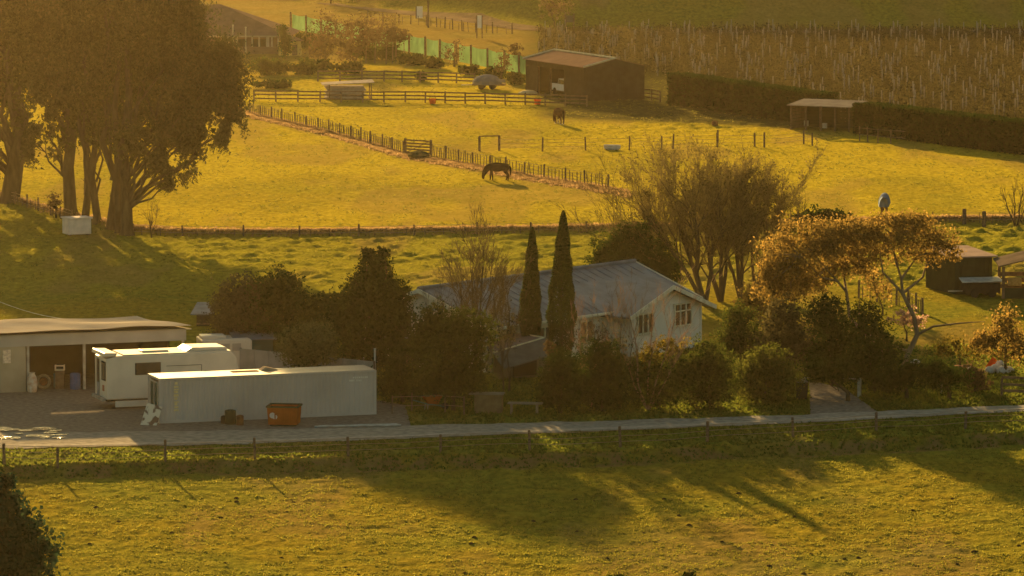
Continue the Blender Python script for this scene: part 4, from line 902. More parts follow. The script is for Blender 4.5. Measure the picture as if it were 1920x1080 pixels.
def foliage(root, name, blobs, density, size, m, seed, sub=.30, droop=0, inner=.45, zmin=None, tri=False, kind=None, fill=.22, gaps=0):
    rs = np.random.RandomState(seed); pts = blob_points(blobs, density, rs, sub, inner, 1.7 if droop > .42 else .8)
    if zmin is not None: pts = pts[pts[:, 2] > zmin]
    if gaps:
        nz = vnoise(pts[:, 0] * 1.1 + pts[:, 1] * .15 + 40, pts[:, 2] * .75 + 40) * .7 + vnoise(pts[:, 0] * 2.6 + 9, pts[:, 2] * 1.8 + pts[:, 1] * .3) * .3
        pts = pts[nz > .16 + (gaps + .08) * smooth(12.5, 6, pts[:, 2])]
    v, f = leaves(pts, size, rs, droop=droop, tri=tri)
    if fill:
        q = []
        for (cx, cy, cz, rx, ry, rz) in blobs:
            n_ = int((rx * rz + rx * ry + ry * rz) / 3 * 12.57 * density * fill); d = rs.normal(size=(n_, 3)); d /= np.linalg.norm(d, axis=1)[:, None]
            q.append(np.array([cx, cy, cz]) + d * np.array([rx, ry, rz]) * (rs.uniform(.2, .84, n_)[:, None]))
        q = np.concatenate(q)
        if zmin is not None: q = q[q[:, 2] > zmin]
        v2, f2 = leaves(q, size * 2.1, rs, tri=tri); f = np.concatenate([f, f2 + len(v)]); v = np.concatenate([v, v2])
    v = v - np.array(root.location)
    return link_mesh(name, np_mesh(name, v, f, m), root)
def limb_path(a, b, rr, wob=.12, n=5):
    a = Vector(a); b = Vector(b); L = (b - a).length; pts = []
    for i in range(n + 1):
        t = i / n; w = math.sin(math.pi * t) * L * wob
        pts.append(a.lerp(b, t) + Vector((rr.uniform(-w, w), rr.uniform(-w, w), rr.uniform(-w, w) * .4 + w * .3)))
    return pts
def trunk_to_blobs(root, base, blobs, r0, m, seed, fork=.35, name='trunk', nl=None, lean=None):
    rr = random.Random(seed); mb = MB(); lb = MB(); base = Vector(base)
    top = Vector(max(blobs, key=lambda b: b[2])[:3]); top = base.lerp(top, .85) if lean is None else Vector(lean)
    tp = [base + Vector((0, 0, -.2)), base + Vector((0, 0, .25))] + [p for p in limb_path(base + Vector((0, 0, .5)), top, rr, .05, 6)]
    rad = [r0 * 1.45, r0 * 1.15] + [r0 * (1 - .8 * i / 6) for i in range(7)]
    mb.tube(tp, rad, 8); mb.build(name, m, root, True, True)
    for b in blobs:
        c = Vector(b[:3]); h = min(max((c.z - base.z) * fork / max(top.z - base.z, .1), .1), .85)
        st = base.lerp(top, h); r = r0 * (.32 if b[3] > 1 else .25)
        pp = limb_path(st, c, rr, .12, 4); lb.tube(pp, [r * (1 - .8 * i / 4) for i in range(5)], 5)
        for q in range(3):
            e = c + Vector((rr.uniform(-1, 1) * b[3], rr.uniform(-1, 1) * b[4], rr.uniform(-.2, 1) * b[5])) * .75
            lb.tube(limb_path(pp[3], e, rr, .1, 3), [r * .35, r * .25, r * .15, r * .05], 4, False)
    lb.build('branches', m, root, True, True)
def tree(name, px, py, blobs_px, label, cat='tree', group=None, leaf=LF_DARK, density=14, size=.22, r0=.2, seed=1, depth=.9, sub=.3, droop=0, bark=BARK, inner=.45, trunk=True, spread=0, lean=None, fill=.38, tri=False, gaps=0):
    g = G(px, py); root = empty(name, tuple(g), 0, label, cat, group); rr = random.Random(seed)
    bl = [pblob(b[0], b[1], b[2], b[3], g.y, depth, rr.uniform(-spread, spread) if len(b) < 5 else b[4]) for b in blobs_px]
    foliage(root, 'crown' if cat == 'tree' else 'foliage', bl, density, size, leaf, seed, sub, droop, inner, zmin=g.z - .05, fill=fill, tri=tri, gaps=gaps)
    if trunk: trunk_to_blobs(root, tuple(g), bl, r0, bark, seed, lean=lean, name='trunk' if cat == 'tree' else 'stem')
    return root

# --- the group of giant trees on the left
GT = 'giant trees on the left'
giants = [
 (20, 378, .75, [(20, 175, 62, 85), (5, 60, 80, 90), (0, -50, 75, 80), (32, 262, 38, 48), (-25, 290, 34, 45), (-60, 150, 70, 90), (0, 235, 40, 40), (-190, 185, 85, 110), (-120, 220, 80, 90), (-130, 80, 80, 90), (-60, -30, 70, 80), (-5, -112, 76, 66), (-66, -78, 62, 62), (40, -122, 66, 66)], 'leftmost giant tree, cut by the left edge of the picture'),
 (132, 402, .50, [(108, 165, 66, 75), (88, 60, 80, 85), (75, -35, 80, 75), (110, -122, 70, 66), (92, 245, 42, 38), (62, 262, 22, 45), (100, 288, 16, 28), (128, 235, 45, 40)], 'giant tree with a thick single trunk just left of the slender trunks'),
 (160, 414, .30, [(160, 190, 45, 62), (150, 90, 62, 80), (150, 0, 70, 70), (160, 262, 26, 24)], 'giant tree with the left one of two slender trunks'),
 (182, 420, .30, [(185, 195, 48, 60), (185, 90, 60, 80), (195, -10, 70, 70), (172, -90, 66, 70), (186, 262, 28, 22)], 'giant tree with the right one of two slender trunks'),
 (208, 432, .34, [(225, 160, 70, 85), (225, 45, 85, 90), (215, -60, 80, 80), (215, 248, 48, 36), (205, -122, 66, 60)], 'giant tree rising just behind the white livestock box'),
 (238, 441, .46, [(385, 168, 84, 88), (335, 228, 85, 62), (298, 100, 95, 90), (300, 10, 88, 90), (300, -75, 80, 80), (340, 270, 44, 42), (300, 295, 22, 44), (310, 325, 17, 34), (318, 348, 10, 18), (280, 262, 60, 34), (345, 315, 12, 34), (378, 285, 16, 30), (290, 300, 14, 28), (362, 300, 16, 34), (265, 250, 50, 30), (410, 215, 50, 52), (415, 120, 42, 44), (345, 60, 46, 60), (270, -122, 62, 60), (420, 250, 32, 26), (235, 275, 30, 16)], 'rightmost giant tree whose crown bulges out over the paddock'),
]
for i, (px, py, r0, bl, lab) in enumerate(giants):
    tree('giant_tree', px, py, bl, lab, group=GT, leaf=LF_BIG, density=100 if i in (0, 1, 4, 5) else 60, size=.165, fill=.05, tri=True, gaps=.24, r0=r0, seed=20 + i, depth=.8, sub=.36, droop=.45, inner=.35, spread=1.5)
# extra companion trunk and drooping boughs of the rightmost giant
g = G(222, 437)
tag(MB().tube([tuple(g + Vector((0, .5, -.2))), tuple(P(222, 330, g.y)), tuple(P(215, 200, g.y)), tuple(P(230, 60, g.y))], [.34, .26, .2, .1], 8).build('slim_tree', BARK, None, True), 'plain trunk squeezed between the two rightmost giant trees', 'tree')

# --- cypresses
def cypress(px, base, top, wpx, lab, seed):
    g = G(px, base); k = S(g.y); h = P(px, top, g.y).z; R0 = wpx / 2 / k
    root = empty('cypress', tuple(g), 0, lab, 'tree', 'pencil cypresses in front of the farmhouse'); rs = np.random.RandomState(seed)
    n = 20000; t = rs.uniform(0, 1, n) ** .85; r = R0 * np.minimum(1, (t * 1.5 + .45)) * (1 - t) ** .62 * 1.25
    r = np.minimum(r, R0 * 1.0) * (1 + .07 * np.sin(t * 40)); th = rs.uniform(0, 6.283, n); q = rs.uniform(.55, 1, n) ** .4
    wob = .80 + .36 * vnoise(np.cos(th) * 1.6 + 5 + seed, np.sin(th) * 1.6 + t * 9)
    c = np.stack([r * q * wob * np.cos(th) + t * .12, r * q * wob * np.sin(th), .1 + t * h], 1)
    v, f = leaves(c, .11, rs, droop=0); v[:, 2] = v[:, 2]
    link_mesh('crown', np_mesh('crown', v, f, LF_CYP), root); MB().tube([(0, 0, -.1), (0, 0, h * .9)], [.13, .03], 7).build('trunk', BARK, root)
cypress(1052, 702, 399, 56, 'taller pencil cypress against the farmhouse roof', 51)
cypress(994, 698, 430, 46, 'shorter pencil cypress left of the taller one', 52)

# --- garden trees and bushes
tree('conifer', 698, 722, [(702, 503, 34, 34), (700, 528, 48, 30), (700, 552, 60, 36), (668, 560, 40, 40), (735, 560, 42, 44), (700, 600, 78, 48), (745, 610, 42, 60), (640, 600, 40, 42), (700, 655, 80, 45), (690, 476, 14, 14), (718, 478, 14, 16)], 'broad dark conifer with a pointed top left of the farmhouse', leaf=LF_DARK, density=75, size=.115, r0=.25, seed=60, sub=.26)
tree('rounded_tree', 450, 700, [(450, 560, 52, 52), (425, 600, 40, 50), (470, 620, 50, 50), (440, 640, 50, 40)], 'grey-brown rounded tree leftmost of the dark garden trees', leaf=leafmat('brown_green_leaf', (.05, .045, .02), (.09, .075, .035), .3), density=60, size=.115, r0=.2, seed=61)
tree('rounded_tree', 530, 700, [(528, 540, 46, 42), (500, 560, 46, 46), (550, 570, 42, 40), (530, 620, 60, 50), (480, 630, 50, 44)], 'dark rounded tree between the grey-brown tree and the conifer', leaf=LF_DARK, density=60, size=.115, r0=.2, seed=62)
tree('rounded_tree', 608, 706, [(600, 575, 32, 34), (628, 570, 26, 26), (610, 620, 46, 50), (575, 600, 30, 40)], 'low olive tree filling the gap left of the conifer', leaf=LF_SHRUB, density=60, size=.115, r0=.15, seed=63)
tree('pale_bush', 572, 745, [(590, 640, 48, 46), (545, 645, 30, 38), (570, 672, 52, 36), (612, 655, 26, 32)], 'pale grey-green round bush behind the grey container', 'bush', leaf=LF_GREY, density=70, size=.095, r0=.1, seed=64)
tree('shrub', 850, 772, [(865, 612, 44, 40), (905, 625, 34, 40), (850, 640, 46, 42), (830, 680, 46, 50), (880, 690, 50, 56), (850, 720, 55, 40), (800, 710, 36, 40)], 'large olive shrub in front of the bare garden tree', 'shrub', leaf=LF_SHRUB, density=60, size=.105, r0=.1, seed=65)
tree('shrub', 755, 756, [(750, 690, 36, 40), (735, 720, 40, 36), (770, 730, 30, 30)], 'dark shrub right of the container end', 'shrub', leaf=LF_DARK, density=60, size=.105, r0=.1, seed=66)
tree('olive_tree', 815, 760, [(812, 600, 34, 42), (790, 640, 30, 50), (800, 655, 36, 50), (840, 622, 34, 40), (820, 700, 44, 44)], 'olive green tree hiding the left gable of the farmhouse', leaf=LF_SHRUB, density=60, size=.11, r0=.12, seed=67)
tree('shrub', 955, 735, [(950, 600, 34, 30), (935, 630, 30, 30)], 'thin brown-green shrub below the bare garden tree', 'shrub', leaf=leafmat('brown_green_leaf', (0, 0, 0), (0, 0, 0)), density=26, size=.1, r0=.06, seed=68, sub=.5, fill=.05)
tree('shrub', 1105, 745, [(1100, 628, 34, 26), (1135, 640, 40, 30), (1165, 660, 30, 26)], 'brown twiggy shrub rising to the farmhouse gutter', 'shrub', leaf=leafmat('brown_green_leaf', 0, 0), density=34, size=.1, r0=.06, seed=69, sub=.5, fill=.05)
shr = [(1050, 775, [(1055, 690, 40, 46), (1030, 720, 40, 36), (1075, 720, 46, 36), (1050, 748, 50, 24)], LF_DARK, 'dark shrub directly below the cypresses'),
 (1130, 772, [(1125, 670, 46, 42), (1150, 705, 48, 46), (1105, 720, 46, 36), (1135, 748, 55, 24)], LF_DARK, 'dark shrub left of the golden tipped shrub'),
 (1235, 768, [(1235, 668, 48, 40), (1205, 700, 40, 36), (1260, 700, 46, 44), (1235, 738, 60, 34)], LF_GOLD, 'olive shrub with golden tips under the gable windows'),
 (1330, 764, [(1325, 672, 44, 42), (1300, 700, 46, 40), (1350, 706, 46, 44), (1325, 740, 60, 30)], LF_SHRUB, 'brownish shrub right of the golden tipped shrub'),
 (1435, 757, [(1440, 682, 50, 42), (1410, 705, 46, 42), (1468, 715, 40, 38), (1435, 735, 60, 28)], leafmat('bright_shrub_leaf', (.05, .06, .012), (.10, .105, .02), .35), 'dense green shrub beside the driveway entrance')]
for i, (px, py, bl, lf, lab) in enumerate(shr):
    if lf is LF_GOLD:
        r_ = tree('shrub', px, py, bl[1:], lab, 'shrub', leaf=LF_SHRUB, density=60, size=.105, r0=.1, seed=70 + i, group='shrubs along the garden front')
        foliage(r_, 'golden_tips', [pblob(1215, 668, 30, 24, r_.location.y, 1, -.2), pblob(1255, 650, 36, 22, r_.location.y, 1, .3)], 60, .10, LF_GOLD, 99)['kind'] = 'stuff'
    else: tree('shrub', px, py, bl, lab, 'shrub', leaf=lf, density=60, size=.105, r0=.1, seed=70 + i, group='shrubs along the garden front')
# dark undergrowth behind driveway
und = [(1400, 715, [(1385, 600, 36, 40), (1400, 640, 46, 42), (1370, 640, 36, 36)], LF_SHRUB, 'olive bush between the farmhouse gable and the gum trees'),
 (1470, 720, [(1470, 600, 46, 50), (1490, 645, 54, 46), (1450, 650, 46, 40)], leafmat('brown_green_leaf', 0, 0), 'brownish tall bush left under the gum crown'),
 (1560, 722, [(1550, 590, 48, 44), (1570, 640, 60, 52), (1540, 670, 50, 36)], LF_DARK, 'dark bush under the middle of the gum trees'),
 (1640, 735, [(1625, 610, 44, 50), (1650, 660, 60, 48), (1610, 690, 50, 36)], LF_DARK, 'dark bush behind the gum trunks'),
 (1700, 748, [(1690, 705, 66, 30), (1660, 715, 44, 26)], LF_DARK, 'low dark bush at the foot of the gum trunks'),
 (1780, 748, [(1775, 705, 56, 34), (1740, 690, 40, 22)], LF_DARK, 'low dark scrub right of the gum trunks'),
 (1830, 735, [(1815, 700, 40, 20), (1835, 718, 30, 14)], LF_AUT, 'low reddish brown scrub beside the boulder heap'),
 (1590, 752, [(1560, 700, 60, 24), (1530, 690, 30, 30)], LF_DARK, 'low dark hedge behind the driveway gate')]
for i, (px, py, bl, lf, lab) in enumerate(und):
    tree('bush', px, py, bl, lab, 'bush', leaf=lf, density=60, size=.105, r0=.1, seed=80 + i, group='dark undergrowth beneath the gum trees')
tree('evergreen_tree', 1185, 572, [(1185, 445, 44, 40), (1150, 475, 42, 40), (1220, 480, 50, 46), (1130, 500, 34, 34), (1185, 505, 70, 40), (1245, 510, 42, 36)], 'dark evergreen tree behind the farmhouse ridge', leaf=LF_DARK, density=55, size=.13, r0=.25, seed=90)
tree('hedge_mound', 1545, 442, [(1545, 404, 52, 14), (1510, 412, 36, 14), (1580, 410, 28, 14)], 'low dark clipped mound behind the left gum crown', 'hedge', leaf=LF_DARK, density=24, size=.2, r0=.1, seed=91)
tree('shrub', 105, 412, [(103, 378, 14, 18)], 'small brown shrub left of the white livestock box', 'shrub', leaf=LF_AUT, density=40, size=.12, r0=.05, seed=92)

# gum trees (umbrella crowns, thin leaves)
def gum(px, base, path, r0, bl, limbs, lab, seed, lf=LF_ORANGE, dens=17):
    g = G(px, base); D = g.y; root = empty('gum_tree', tuple(g), 0, lab, 'tree', 'gum trees with orange crowns')
    rr = random.Random(seed); pts = [P(a, b, D + c) for a, b, c in path]; pts[0] = g - Vector((0, 0, .15))
    n = len(pts); MB().tube(pts, [r0 * (1 - .72 * i / (n - 1)) for i in range(n)], 7).build('trunk', GUMBARK, root, True, True)
    mb = MB()
    for lm in limbs:
        q = [P(a, b, D + c) for a, b, c in lm]; m_ = len(q); mb.tube(q, [r0 * .5 * (1 - .8 * i / (m_ - 1)) for i in range(m_)], 5)
    ends = [P(*l[-1][:2], D + l[-1][2]) for l in limbs] + [pts[-1]]
    B = [pblob(a, b, c, d, D, .9, e) for a, b, c, d, e in bl]
    for b in B:
        c = Vector(b[:3]); e0 = min(ends, key=lambda e: (e - c).length)
        for q in range(4):
            e = c + Vector((rr.uniform(-1, 1) * b[3], rr.uniform(-1, 1) * b[4], rr.uniform(-.4, .8) * b[5])) * .8
            mb.tube(limb_path(e0, e, rr, .12, 4), [.06, .045, .03, .02, .01], 4, False)
    mb.build('branches', GUMBARK, root, True, True)
    foliage(root, 'crown', B, dens * 4.6, .09, lf, seed, sub=.36, droop=.4, inner=.35, fill=.10)
gum(1664, 700, [(1664, 690, 0), (1647, 643, 0), (1617, 622, .5), (1593, 593, .5), (1587, 547, 0), (1570, 527, 0), (1548, 503, 0)], .17,
    [(1520, 440, 66, 36, 0), (1465, 470, 42, 42, 0), (1440, 530, 30, 40, 0), (1500, 540, 40, 30, 0), (1560, 455, 50, 30, 0), (1560, 500, 36, 18, 1), (1620, 500, 26, 22, 1), (1480, 508, 62, 34, .5), (1590, 492, 50, 34, .5), (1530, 525, 40, 26, .5), (1580, 432, 52, 28, .5), (1500, 500, 50, 30, -1), (1450, 510, 26, 34, 0), (1470, 545, 44, 30, 0), (1600, 470, 36, 26, 1), (1540, 470, 50, 26, -1)],
    [[(1587, 547, 0), (1580, 500, 1), (1600, 460, 1)], [(1570, 527, 0), (1540, 520, -1), (1500, 480, -1)], [(1617, 622, .5), (1610, 580, -1), (1612, 560, -1)], [(1548, 503, 0), (1520, 470, 0)]], 'left gum tree with a leaning pale trunk and wide orange crown', 101, LF_ORANGE)
gum(1687, 705, [(1687, 695, 0), (1704, 660, 0), (1720, 627, 0), (1713, 592, 0), (1692, 550, 0), (1690, 523, 0), (1683, 500, 0)], .19,
    [(1670, 432, 60, 30, 0), (1612, 436, 40, 28, .3), (1720, 428, 54, 26, .5), (1770, 452, 34, 28, 0), (1640, 450, 30, 26, 0), (1790, 475, 14, 18, 0), (1700, 455, 50, 20, -.6), (1660, 476, 40, 24, .4), (1740, 474, 44, 26, .4), (1700, 412, 60, 16, .2)],
    [[(1692, 550, 0), (1730, 520, 1), (1745, 470, 1), (1750, 450, 1)], [(1692, 550, 0), (1655, 510, -1), (1650, 470, -1)], [(1690, 523, 0), (1720, 480, 0)], [(1720, 627, 0), (1750, 612, -1), (1800, 606, -1.5), (1847, 603, -2)], [(1683, 500, 0), (1670, 450, 0)], [(1704, 660, 0), (1660, 640, 1), (1612, 580, 1)]], 'right gum tree with forked trunk, bare limb to the right and orange crown', 102, LF_ORANGE)
tree('golden_shrub', 1885, 700, [(1885, 610, 38, 38), (1860, 640, 36, 30), (1905, 650, 40, 40), (1835, 640, 20, 24)], 'large golden shrub at the right edge below the sheds', 'shrub', leaf=LF_ORANGE, density=45, size=.1, r0=.08, seed=110, sub=.4)
tree('golden_shrub', 1800, 690, [(1795, 648, 40, 24), (1760, 655, 22, 18), (1830, 660, 30, 20)], 'loose golden scrub left of the large golden shrub', 'shrub', leaf=LF_GOLD, density=28, size=.09, r0=.05, seed=111, sub=.4)
tree('golden_shrub', 1700, 640, [(1690, 592, 26, 20), (1720, 600, 16, 14)], 'pinkish flowering shrub behind the fork of the right gum', 'shrub', leaf=leafmat('pink_leaf', (.22, .13, .10), (.4, .26, .2), .4), density=18, size=.12, r0=.05, seed=112, sub=.4)
tree('golden_shrub', 1655, 590, [(1650, 545, 30, 26), (1630, 520, 30, 22)], 'thin orange shrub between the two gum crowns', 'shrub', leaf=LF_ORANGE, density=9, size=.13, r0=.05, seed=113, sub=.4)
tree('garden_shrub', 1420, 640, [(1425, 545, 34, 30), (1400, 570, 26, 30), (1440, 580, 26, 30)], 'yellow-brown shrub left of the left gum crown', 'shrub', leaf=LF_ORANGE, density=12, size=.15, r0=.06, seed=114, sub=.4)
tree('pink_climber', 1032, 742, [(1036, 668, 10, 26), (1028, 650, 8, 14)], 'small sunlit climber with glowing leaves right of the garage', 'shrub', leaf=LF_AUT, density=60, size=.09, r0=.03, seed=115, sub=.3)

# --- bare trees : recursive twigs
def bare_tree(name, g, stems, lab, group=None, m=TWIG, seed=1, levels=4, spread=.30, up=.25, thin=1.0, kids=(5, 5, 4, 3), cat='tree', len_ratio=.52, leafm=None, leafn=0, flatw=1.0, m2=None):
    """stems: list of (start offset, end point (world), radius)."""
    rs = np.random.RandomState(seed); root = empty(name, tuple(g), 0, lab, cat, group)
    segs = []      # a, b, ra, rb
    def grow(a, b, r, lev):
        n = 3 if lev < 3 else 2; pts = [a]; L = np.linalg.norm(b - a)
        for i in range(1, n + 1):
            pts.append(a + (b - a) * i / n + (rs.normal(0, .03 * L, 3) if i < n else 0))
        rad = [r * (1 - .6 * i / n) for i in range(n + 1)]
        for i in range(n): segs.append((pts[i], pts[i + 1], rad[i], rad[i + 1], lev))
        if lev >= levels: return
        d = (b - a) / L
        for k in range(kids[min(lev, len(kids) - 1)]):
            t = rs.uniform(.25, 1.0); i = min(int(t * n), n - 1); s0 = pts[i] + (pts[i + 1] - pts[i]) * (t * n - i)
            nd = d + rs.normal(0, spread, 3) * np.array([1, flatw, 1]) + np.array([0, 0, up]); nd /= np.linalg.norm(nd)
            l2 = L * len_ratio * rs.uniform(.6, 1.15)
            grow(s0, s0 + nd * l2, max(r * (1 - .6 * t) * .45, .010 * thin), lev + 1)
    trunk = MB()
    for (s0, e, r) in stems:
        s0 = np.array(s0, float); e = np.array(e, float); grow(s0, e, r, 0)
    A = np.array([s[0] for s in segs]); B = np.array([s[1] for s in segs]); ra = np.array([s[2] for s in segs]); rb = np.array([s[3] for s in segs]); lv = np.array([s[4] for s in segs])
    def prisms(sel, k):
        a, b, r1, r2 = A[sel], B[sel], ra[sel], rb[sel]; t = b - a; t /= np.linalg.norm(t, axis=1)[:, None] + 1e-9
        u = np.cross(t, np.array([.3, .9, .1])); u /= np.linalg.norm(u, axis=1)[:, None] + 1e-9; w = np.cross(t, u); V_ = []
        for c, r in ((a, r1), (b, r2)):
            for j in range(k):
                th = 2 * math.pi * j / k; V_.append(c + (u * math.cos(th) + w * math.sin(th)) * r[:, None])
        V_ = np.stack(V_, 1); n = len(a); f = []
        base = np.arange(n)[:, None] * 2 * k
        for j in range(k): f.append(base + np.array([j, (j + 1) % k, k + (j + 1) % k, k + j]))
        return V_.reshape(-1, 3) - np.array(g), np.stack(f, 1).reshape(-1, 4)
    v, f = prisms(lv <= 1, 6); link_mesh('trunk', np_mesh('trunk', v, f, BARK if m is TWIG else m, True), root)
    v, f = prisms(lv > 1, 3); link_mesh('twigs', np_mesh('twigs', v, f, m2 or m), root)
    if leafm:
        tips = B[lv == levels]; tips = tips[rs.randint(0, len(tips), leafn)] + rs.normal(0, .12, (leafn, 3)); v, f = leaves(tips, .13, rs); link_mesh('leaves', np_mesh('leaves', v - np.array(g), f, leafm), root)
    return root
# big bare tree: several trees standing close
def fan(px0, py0, tips, r, dD=0):
    g = G(px0, py0); return g, [(tuple(g - Vector((0, 0, .1))), tuple(P(a, b, g.y + c)), r * q) for a, b, c, q in tips]
BG = 'big bare trees behind the farmhouse'
def bigbare(px, py, tips, r, lab, seed, **kw):
    g, st = fan(px, py, tips, r); return bare_tree('bare_tree', g, st, lab, BG, seed=seed, **kw)
KW = dict(levels=4, kids=(11, 8, 6, 4), spread=.38, up=.18, len_ratio=.54, thin=1.05, m2=mat('golden_twig', (.20, .155, .07), .9, (.13, .10, .045), 3), leafm=leafmat('bud_leaf', (.07, .06, .02), (.14, .11, .035), .35), leafn=3000)
bigbare(1322, 572, [(1215, 408, 0, .8), (1262, 398, 1, .9), (1300, 393, -1, 1), (1330, 408, 2, .8)], 0.202, 'large bare tree nearest the farmhouse ridge with a broad fan of twigs', 201, **KW)
bigbare(1352, 566, [(1310, 388, 1, 1), (1350, 388, -1, .9), (1375, 403, 1, .8)], 0.187, 'bare tree second from the farmhouse in the big clump', 202, **KW)
bigbare(1388, 563, [(1380, 393, 1, 1), (1410, 418, 0, .9), (1350, 418, 2, .7)], 0.173, 'bare tree in the middle right of the big clump', 203, **KW)
bigbare(1418, 556, [(1440, 420, 0, 1), (1460, 470, 1, .8), (1405, 400, 0, .8), (1460, 400, 1, .8)], 0.158, 'rightmost bare tree of the big clump beside the gum crown', 204, **KW)
bigbare(1262, 560, [(1180, 413, 0, .9), (1150, 458, 1, .8), (1205, 403, 0, .8), (1230, 408, 1, .7)], 0.115, 'thin spreading bare tree at the left side of the big clump', 205, levels=4, kids=(8, 6, 5, 3), spread=.36, up=.16, len_ratio=.55, thin=1.0)
g, st = fan(890, 716, [(862, 530, 0, 1), (885, 505, 1, 1), (905, 500, -1, 1), (930, 520, 0, .9), (850, 560, 1, .8), (945, 550, 1, .8)], .09)
bare_tree('bare_tree', g, st, 'slim bare tree in front of the left part of the farmhouse roof', m=TWIG, seed=206, levels=4, kids=(9, 7, 5, 3), spread=.34, up=.22, thin=1.1, len_ratio=.45)
for i, (px, py, tips, r, lab, m_) in enumerate([
    (1215, 770, [(1180, 590, 0, 1), (1225, 590, .5, 1), (1265, 600, 0, .9), (1150, 620, .5, .8), (1290, 640, 0, .7)], .06, 'bare pinkish shrub whose twigs cross the gable windows', TWIGP),
    (1110, 765, [(1085, 620, 0, 1), (1110, 600, .5, 1), (1140, 620, 0, .9)], .05, 'bare pinkish shrub right of the taller cypress', TWIGP),
    (1160, 752, [(1130, 600, 0, 1), (1165, 590, .5, 1), (1195, 600, 0, .9), (1110, 640, .5, .8)], .05, 'bare brown shrub veiling the long wall beside the gable', TWIG),
    (945, 735, [(925, 560, 0, 1), (950, 540, .5, 1), (975, 570, 0, .9)], .05, 'bare brown shrub left of the shorter cypress', TWIG),
    (820, 745, [(800, 570, 0, 1), (830, 560, .5, 1), (850, 590, 0, .9)], .05, 'bare brown shrub before the left gable of the farmhouse', TWIG),
    (1905, 428, [(1885, 372, 0, 1), (1900, 360, 1, 1), (1918, 362, 0, 1), (1932, 372, 0, .9)], .07, 'bare bush beside the fence at the right edge', TWIG),
    (285, 447, [(276, 400, 0, 1), (284, 394, 0, 1), (293, 402, 0, .8)], .04, 'small bare bush at the foot of the rightmost giant tree', TWIG),
    (1500, 445, [(1490, 365, 0, 1), (1510, 372, .5, 1)], .05, 'small bare shrub behind the hedge mound', TWIG)]):
    g, st = fan(px, py, tips, r); bare_tree('bare_shrub', g, st, lab, m=m_, seed=220 + i, levels=3, kids=(7, 5, 4), spread=.33, up=.2, thin=.8, cat='shrub', len_ratio=.45)

# --- near conifer at the lower left, and tops at the bottom edge
g = Vector((P(20, 1000, 214).x, 214, -.55)); root = empty('dark_conifer', tuple(g), 0, 'dark blue-green conifer in the lower left corner', 'tree')
bl = [(c.x, 214 + dy, c.z, rx / 46.0, .9 * rx / 46, ry / 46.0) for c, rx, ry, dy in [(P(a, b, 214), rx, ry, dy) for a, b, rx, ry, dy in
      [(5, 930, 36, 42, 0), (25, 985, 62, 50, 0), (-30, 960, 50, 60, .5), (45, 1040, 74, 60, 0), (-30, 1050, 80, 70, .5), (40, 1120, 84, 70, 0), (10, 1180, 100, 70, 0), (-50, 1140, 80, 80, 0), (15, 900, 16, 18, 0)]]]
foliage(root, 'crown', bl, 60, .15, LF_BLUE, 300, sub=.24, zmin=-.4); trunk_to_blobs(root, tuple(g), bl, .22, BARK, 300)
for i, (px, py, w, h, lab) in enumerate([(1292, 1080, 17, 9, 'small dark bush top just showing at the bottom edge'), (1160, 1084, 26, 9, 'low dark weed clump at the bottom edge left of the bush top')]):
    tree('weed_bush', px, py + 8, [(px, py, w, h)], lab, 'bush', leaf=LF_DARK, density=160, size=.07, r0=.02, seed=310 + i, sub=.12)

# --- hedges
def hedge(pts, H, Wd_, lab, seed):
    """pts: ground points of the near face; a clipped wall of leaves over a solid core."""
    a, b = Vector(pts[0]), Vector(pts[1]); L = (b - a).length; ang = math.atan2(b.y - a.y, b.x - a.x)
    root = empty('hedge', tuple(a), ang, lab, 'hedge', 'clipped boundary hedges'); rs = np.random.RandomState(seed)
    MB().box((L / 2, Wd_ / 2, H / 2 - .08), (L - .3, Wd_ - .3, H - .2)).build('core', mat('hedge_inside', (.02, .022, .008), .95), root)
    n = int((L * H * 2 + L * Wd_ + Wd_ * H * 2) * 55); u = rs.uniform(0, 1, (n, 3)); side = rs.choice(5, n, p=[.38, .25, .27, .05, .05])
    x = u[:, 0] * L; y = u[:, 1] * Wd_; z = u[:, 2] * H
    y = np.where(side == 0, 0, np.where(side == 1, Wd_, y)); z = np.where(side == 2, H, z); x = np.where(side == 3, 0, np.where(side == 4, L, x))
    c = np.stack([x, y, z + .12 * (vnoise(x * .5, y * 0 + seed) - .5) * (z / H)], 1) + rs.normal(0, .04, (n, 3)); c[:, 1] += .25 * (vnoise(x * .8, z * .8 + 3) - .5)
    v, f = leaves(c, .2, rs, tri=True); link_mesh('foliage', np_mesh('foliage', v, f, LF_HEDGE), root)
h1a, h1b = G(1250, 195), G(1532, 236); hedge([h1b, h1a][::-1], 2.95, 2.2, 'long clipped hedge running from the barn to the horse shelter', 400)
h2a, h2b = G(1598, 250), G(2010, 303); hedge([h2a, h2b], 2.75, 2.4, 'long clipped hedge from the horse shelter to the right edge', 401)

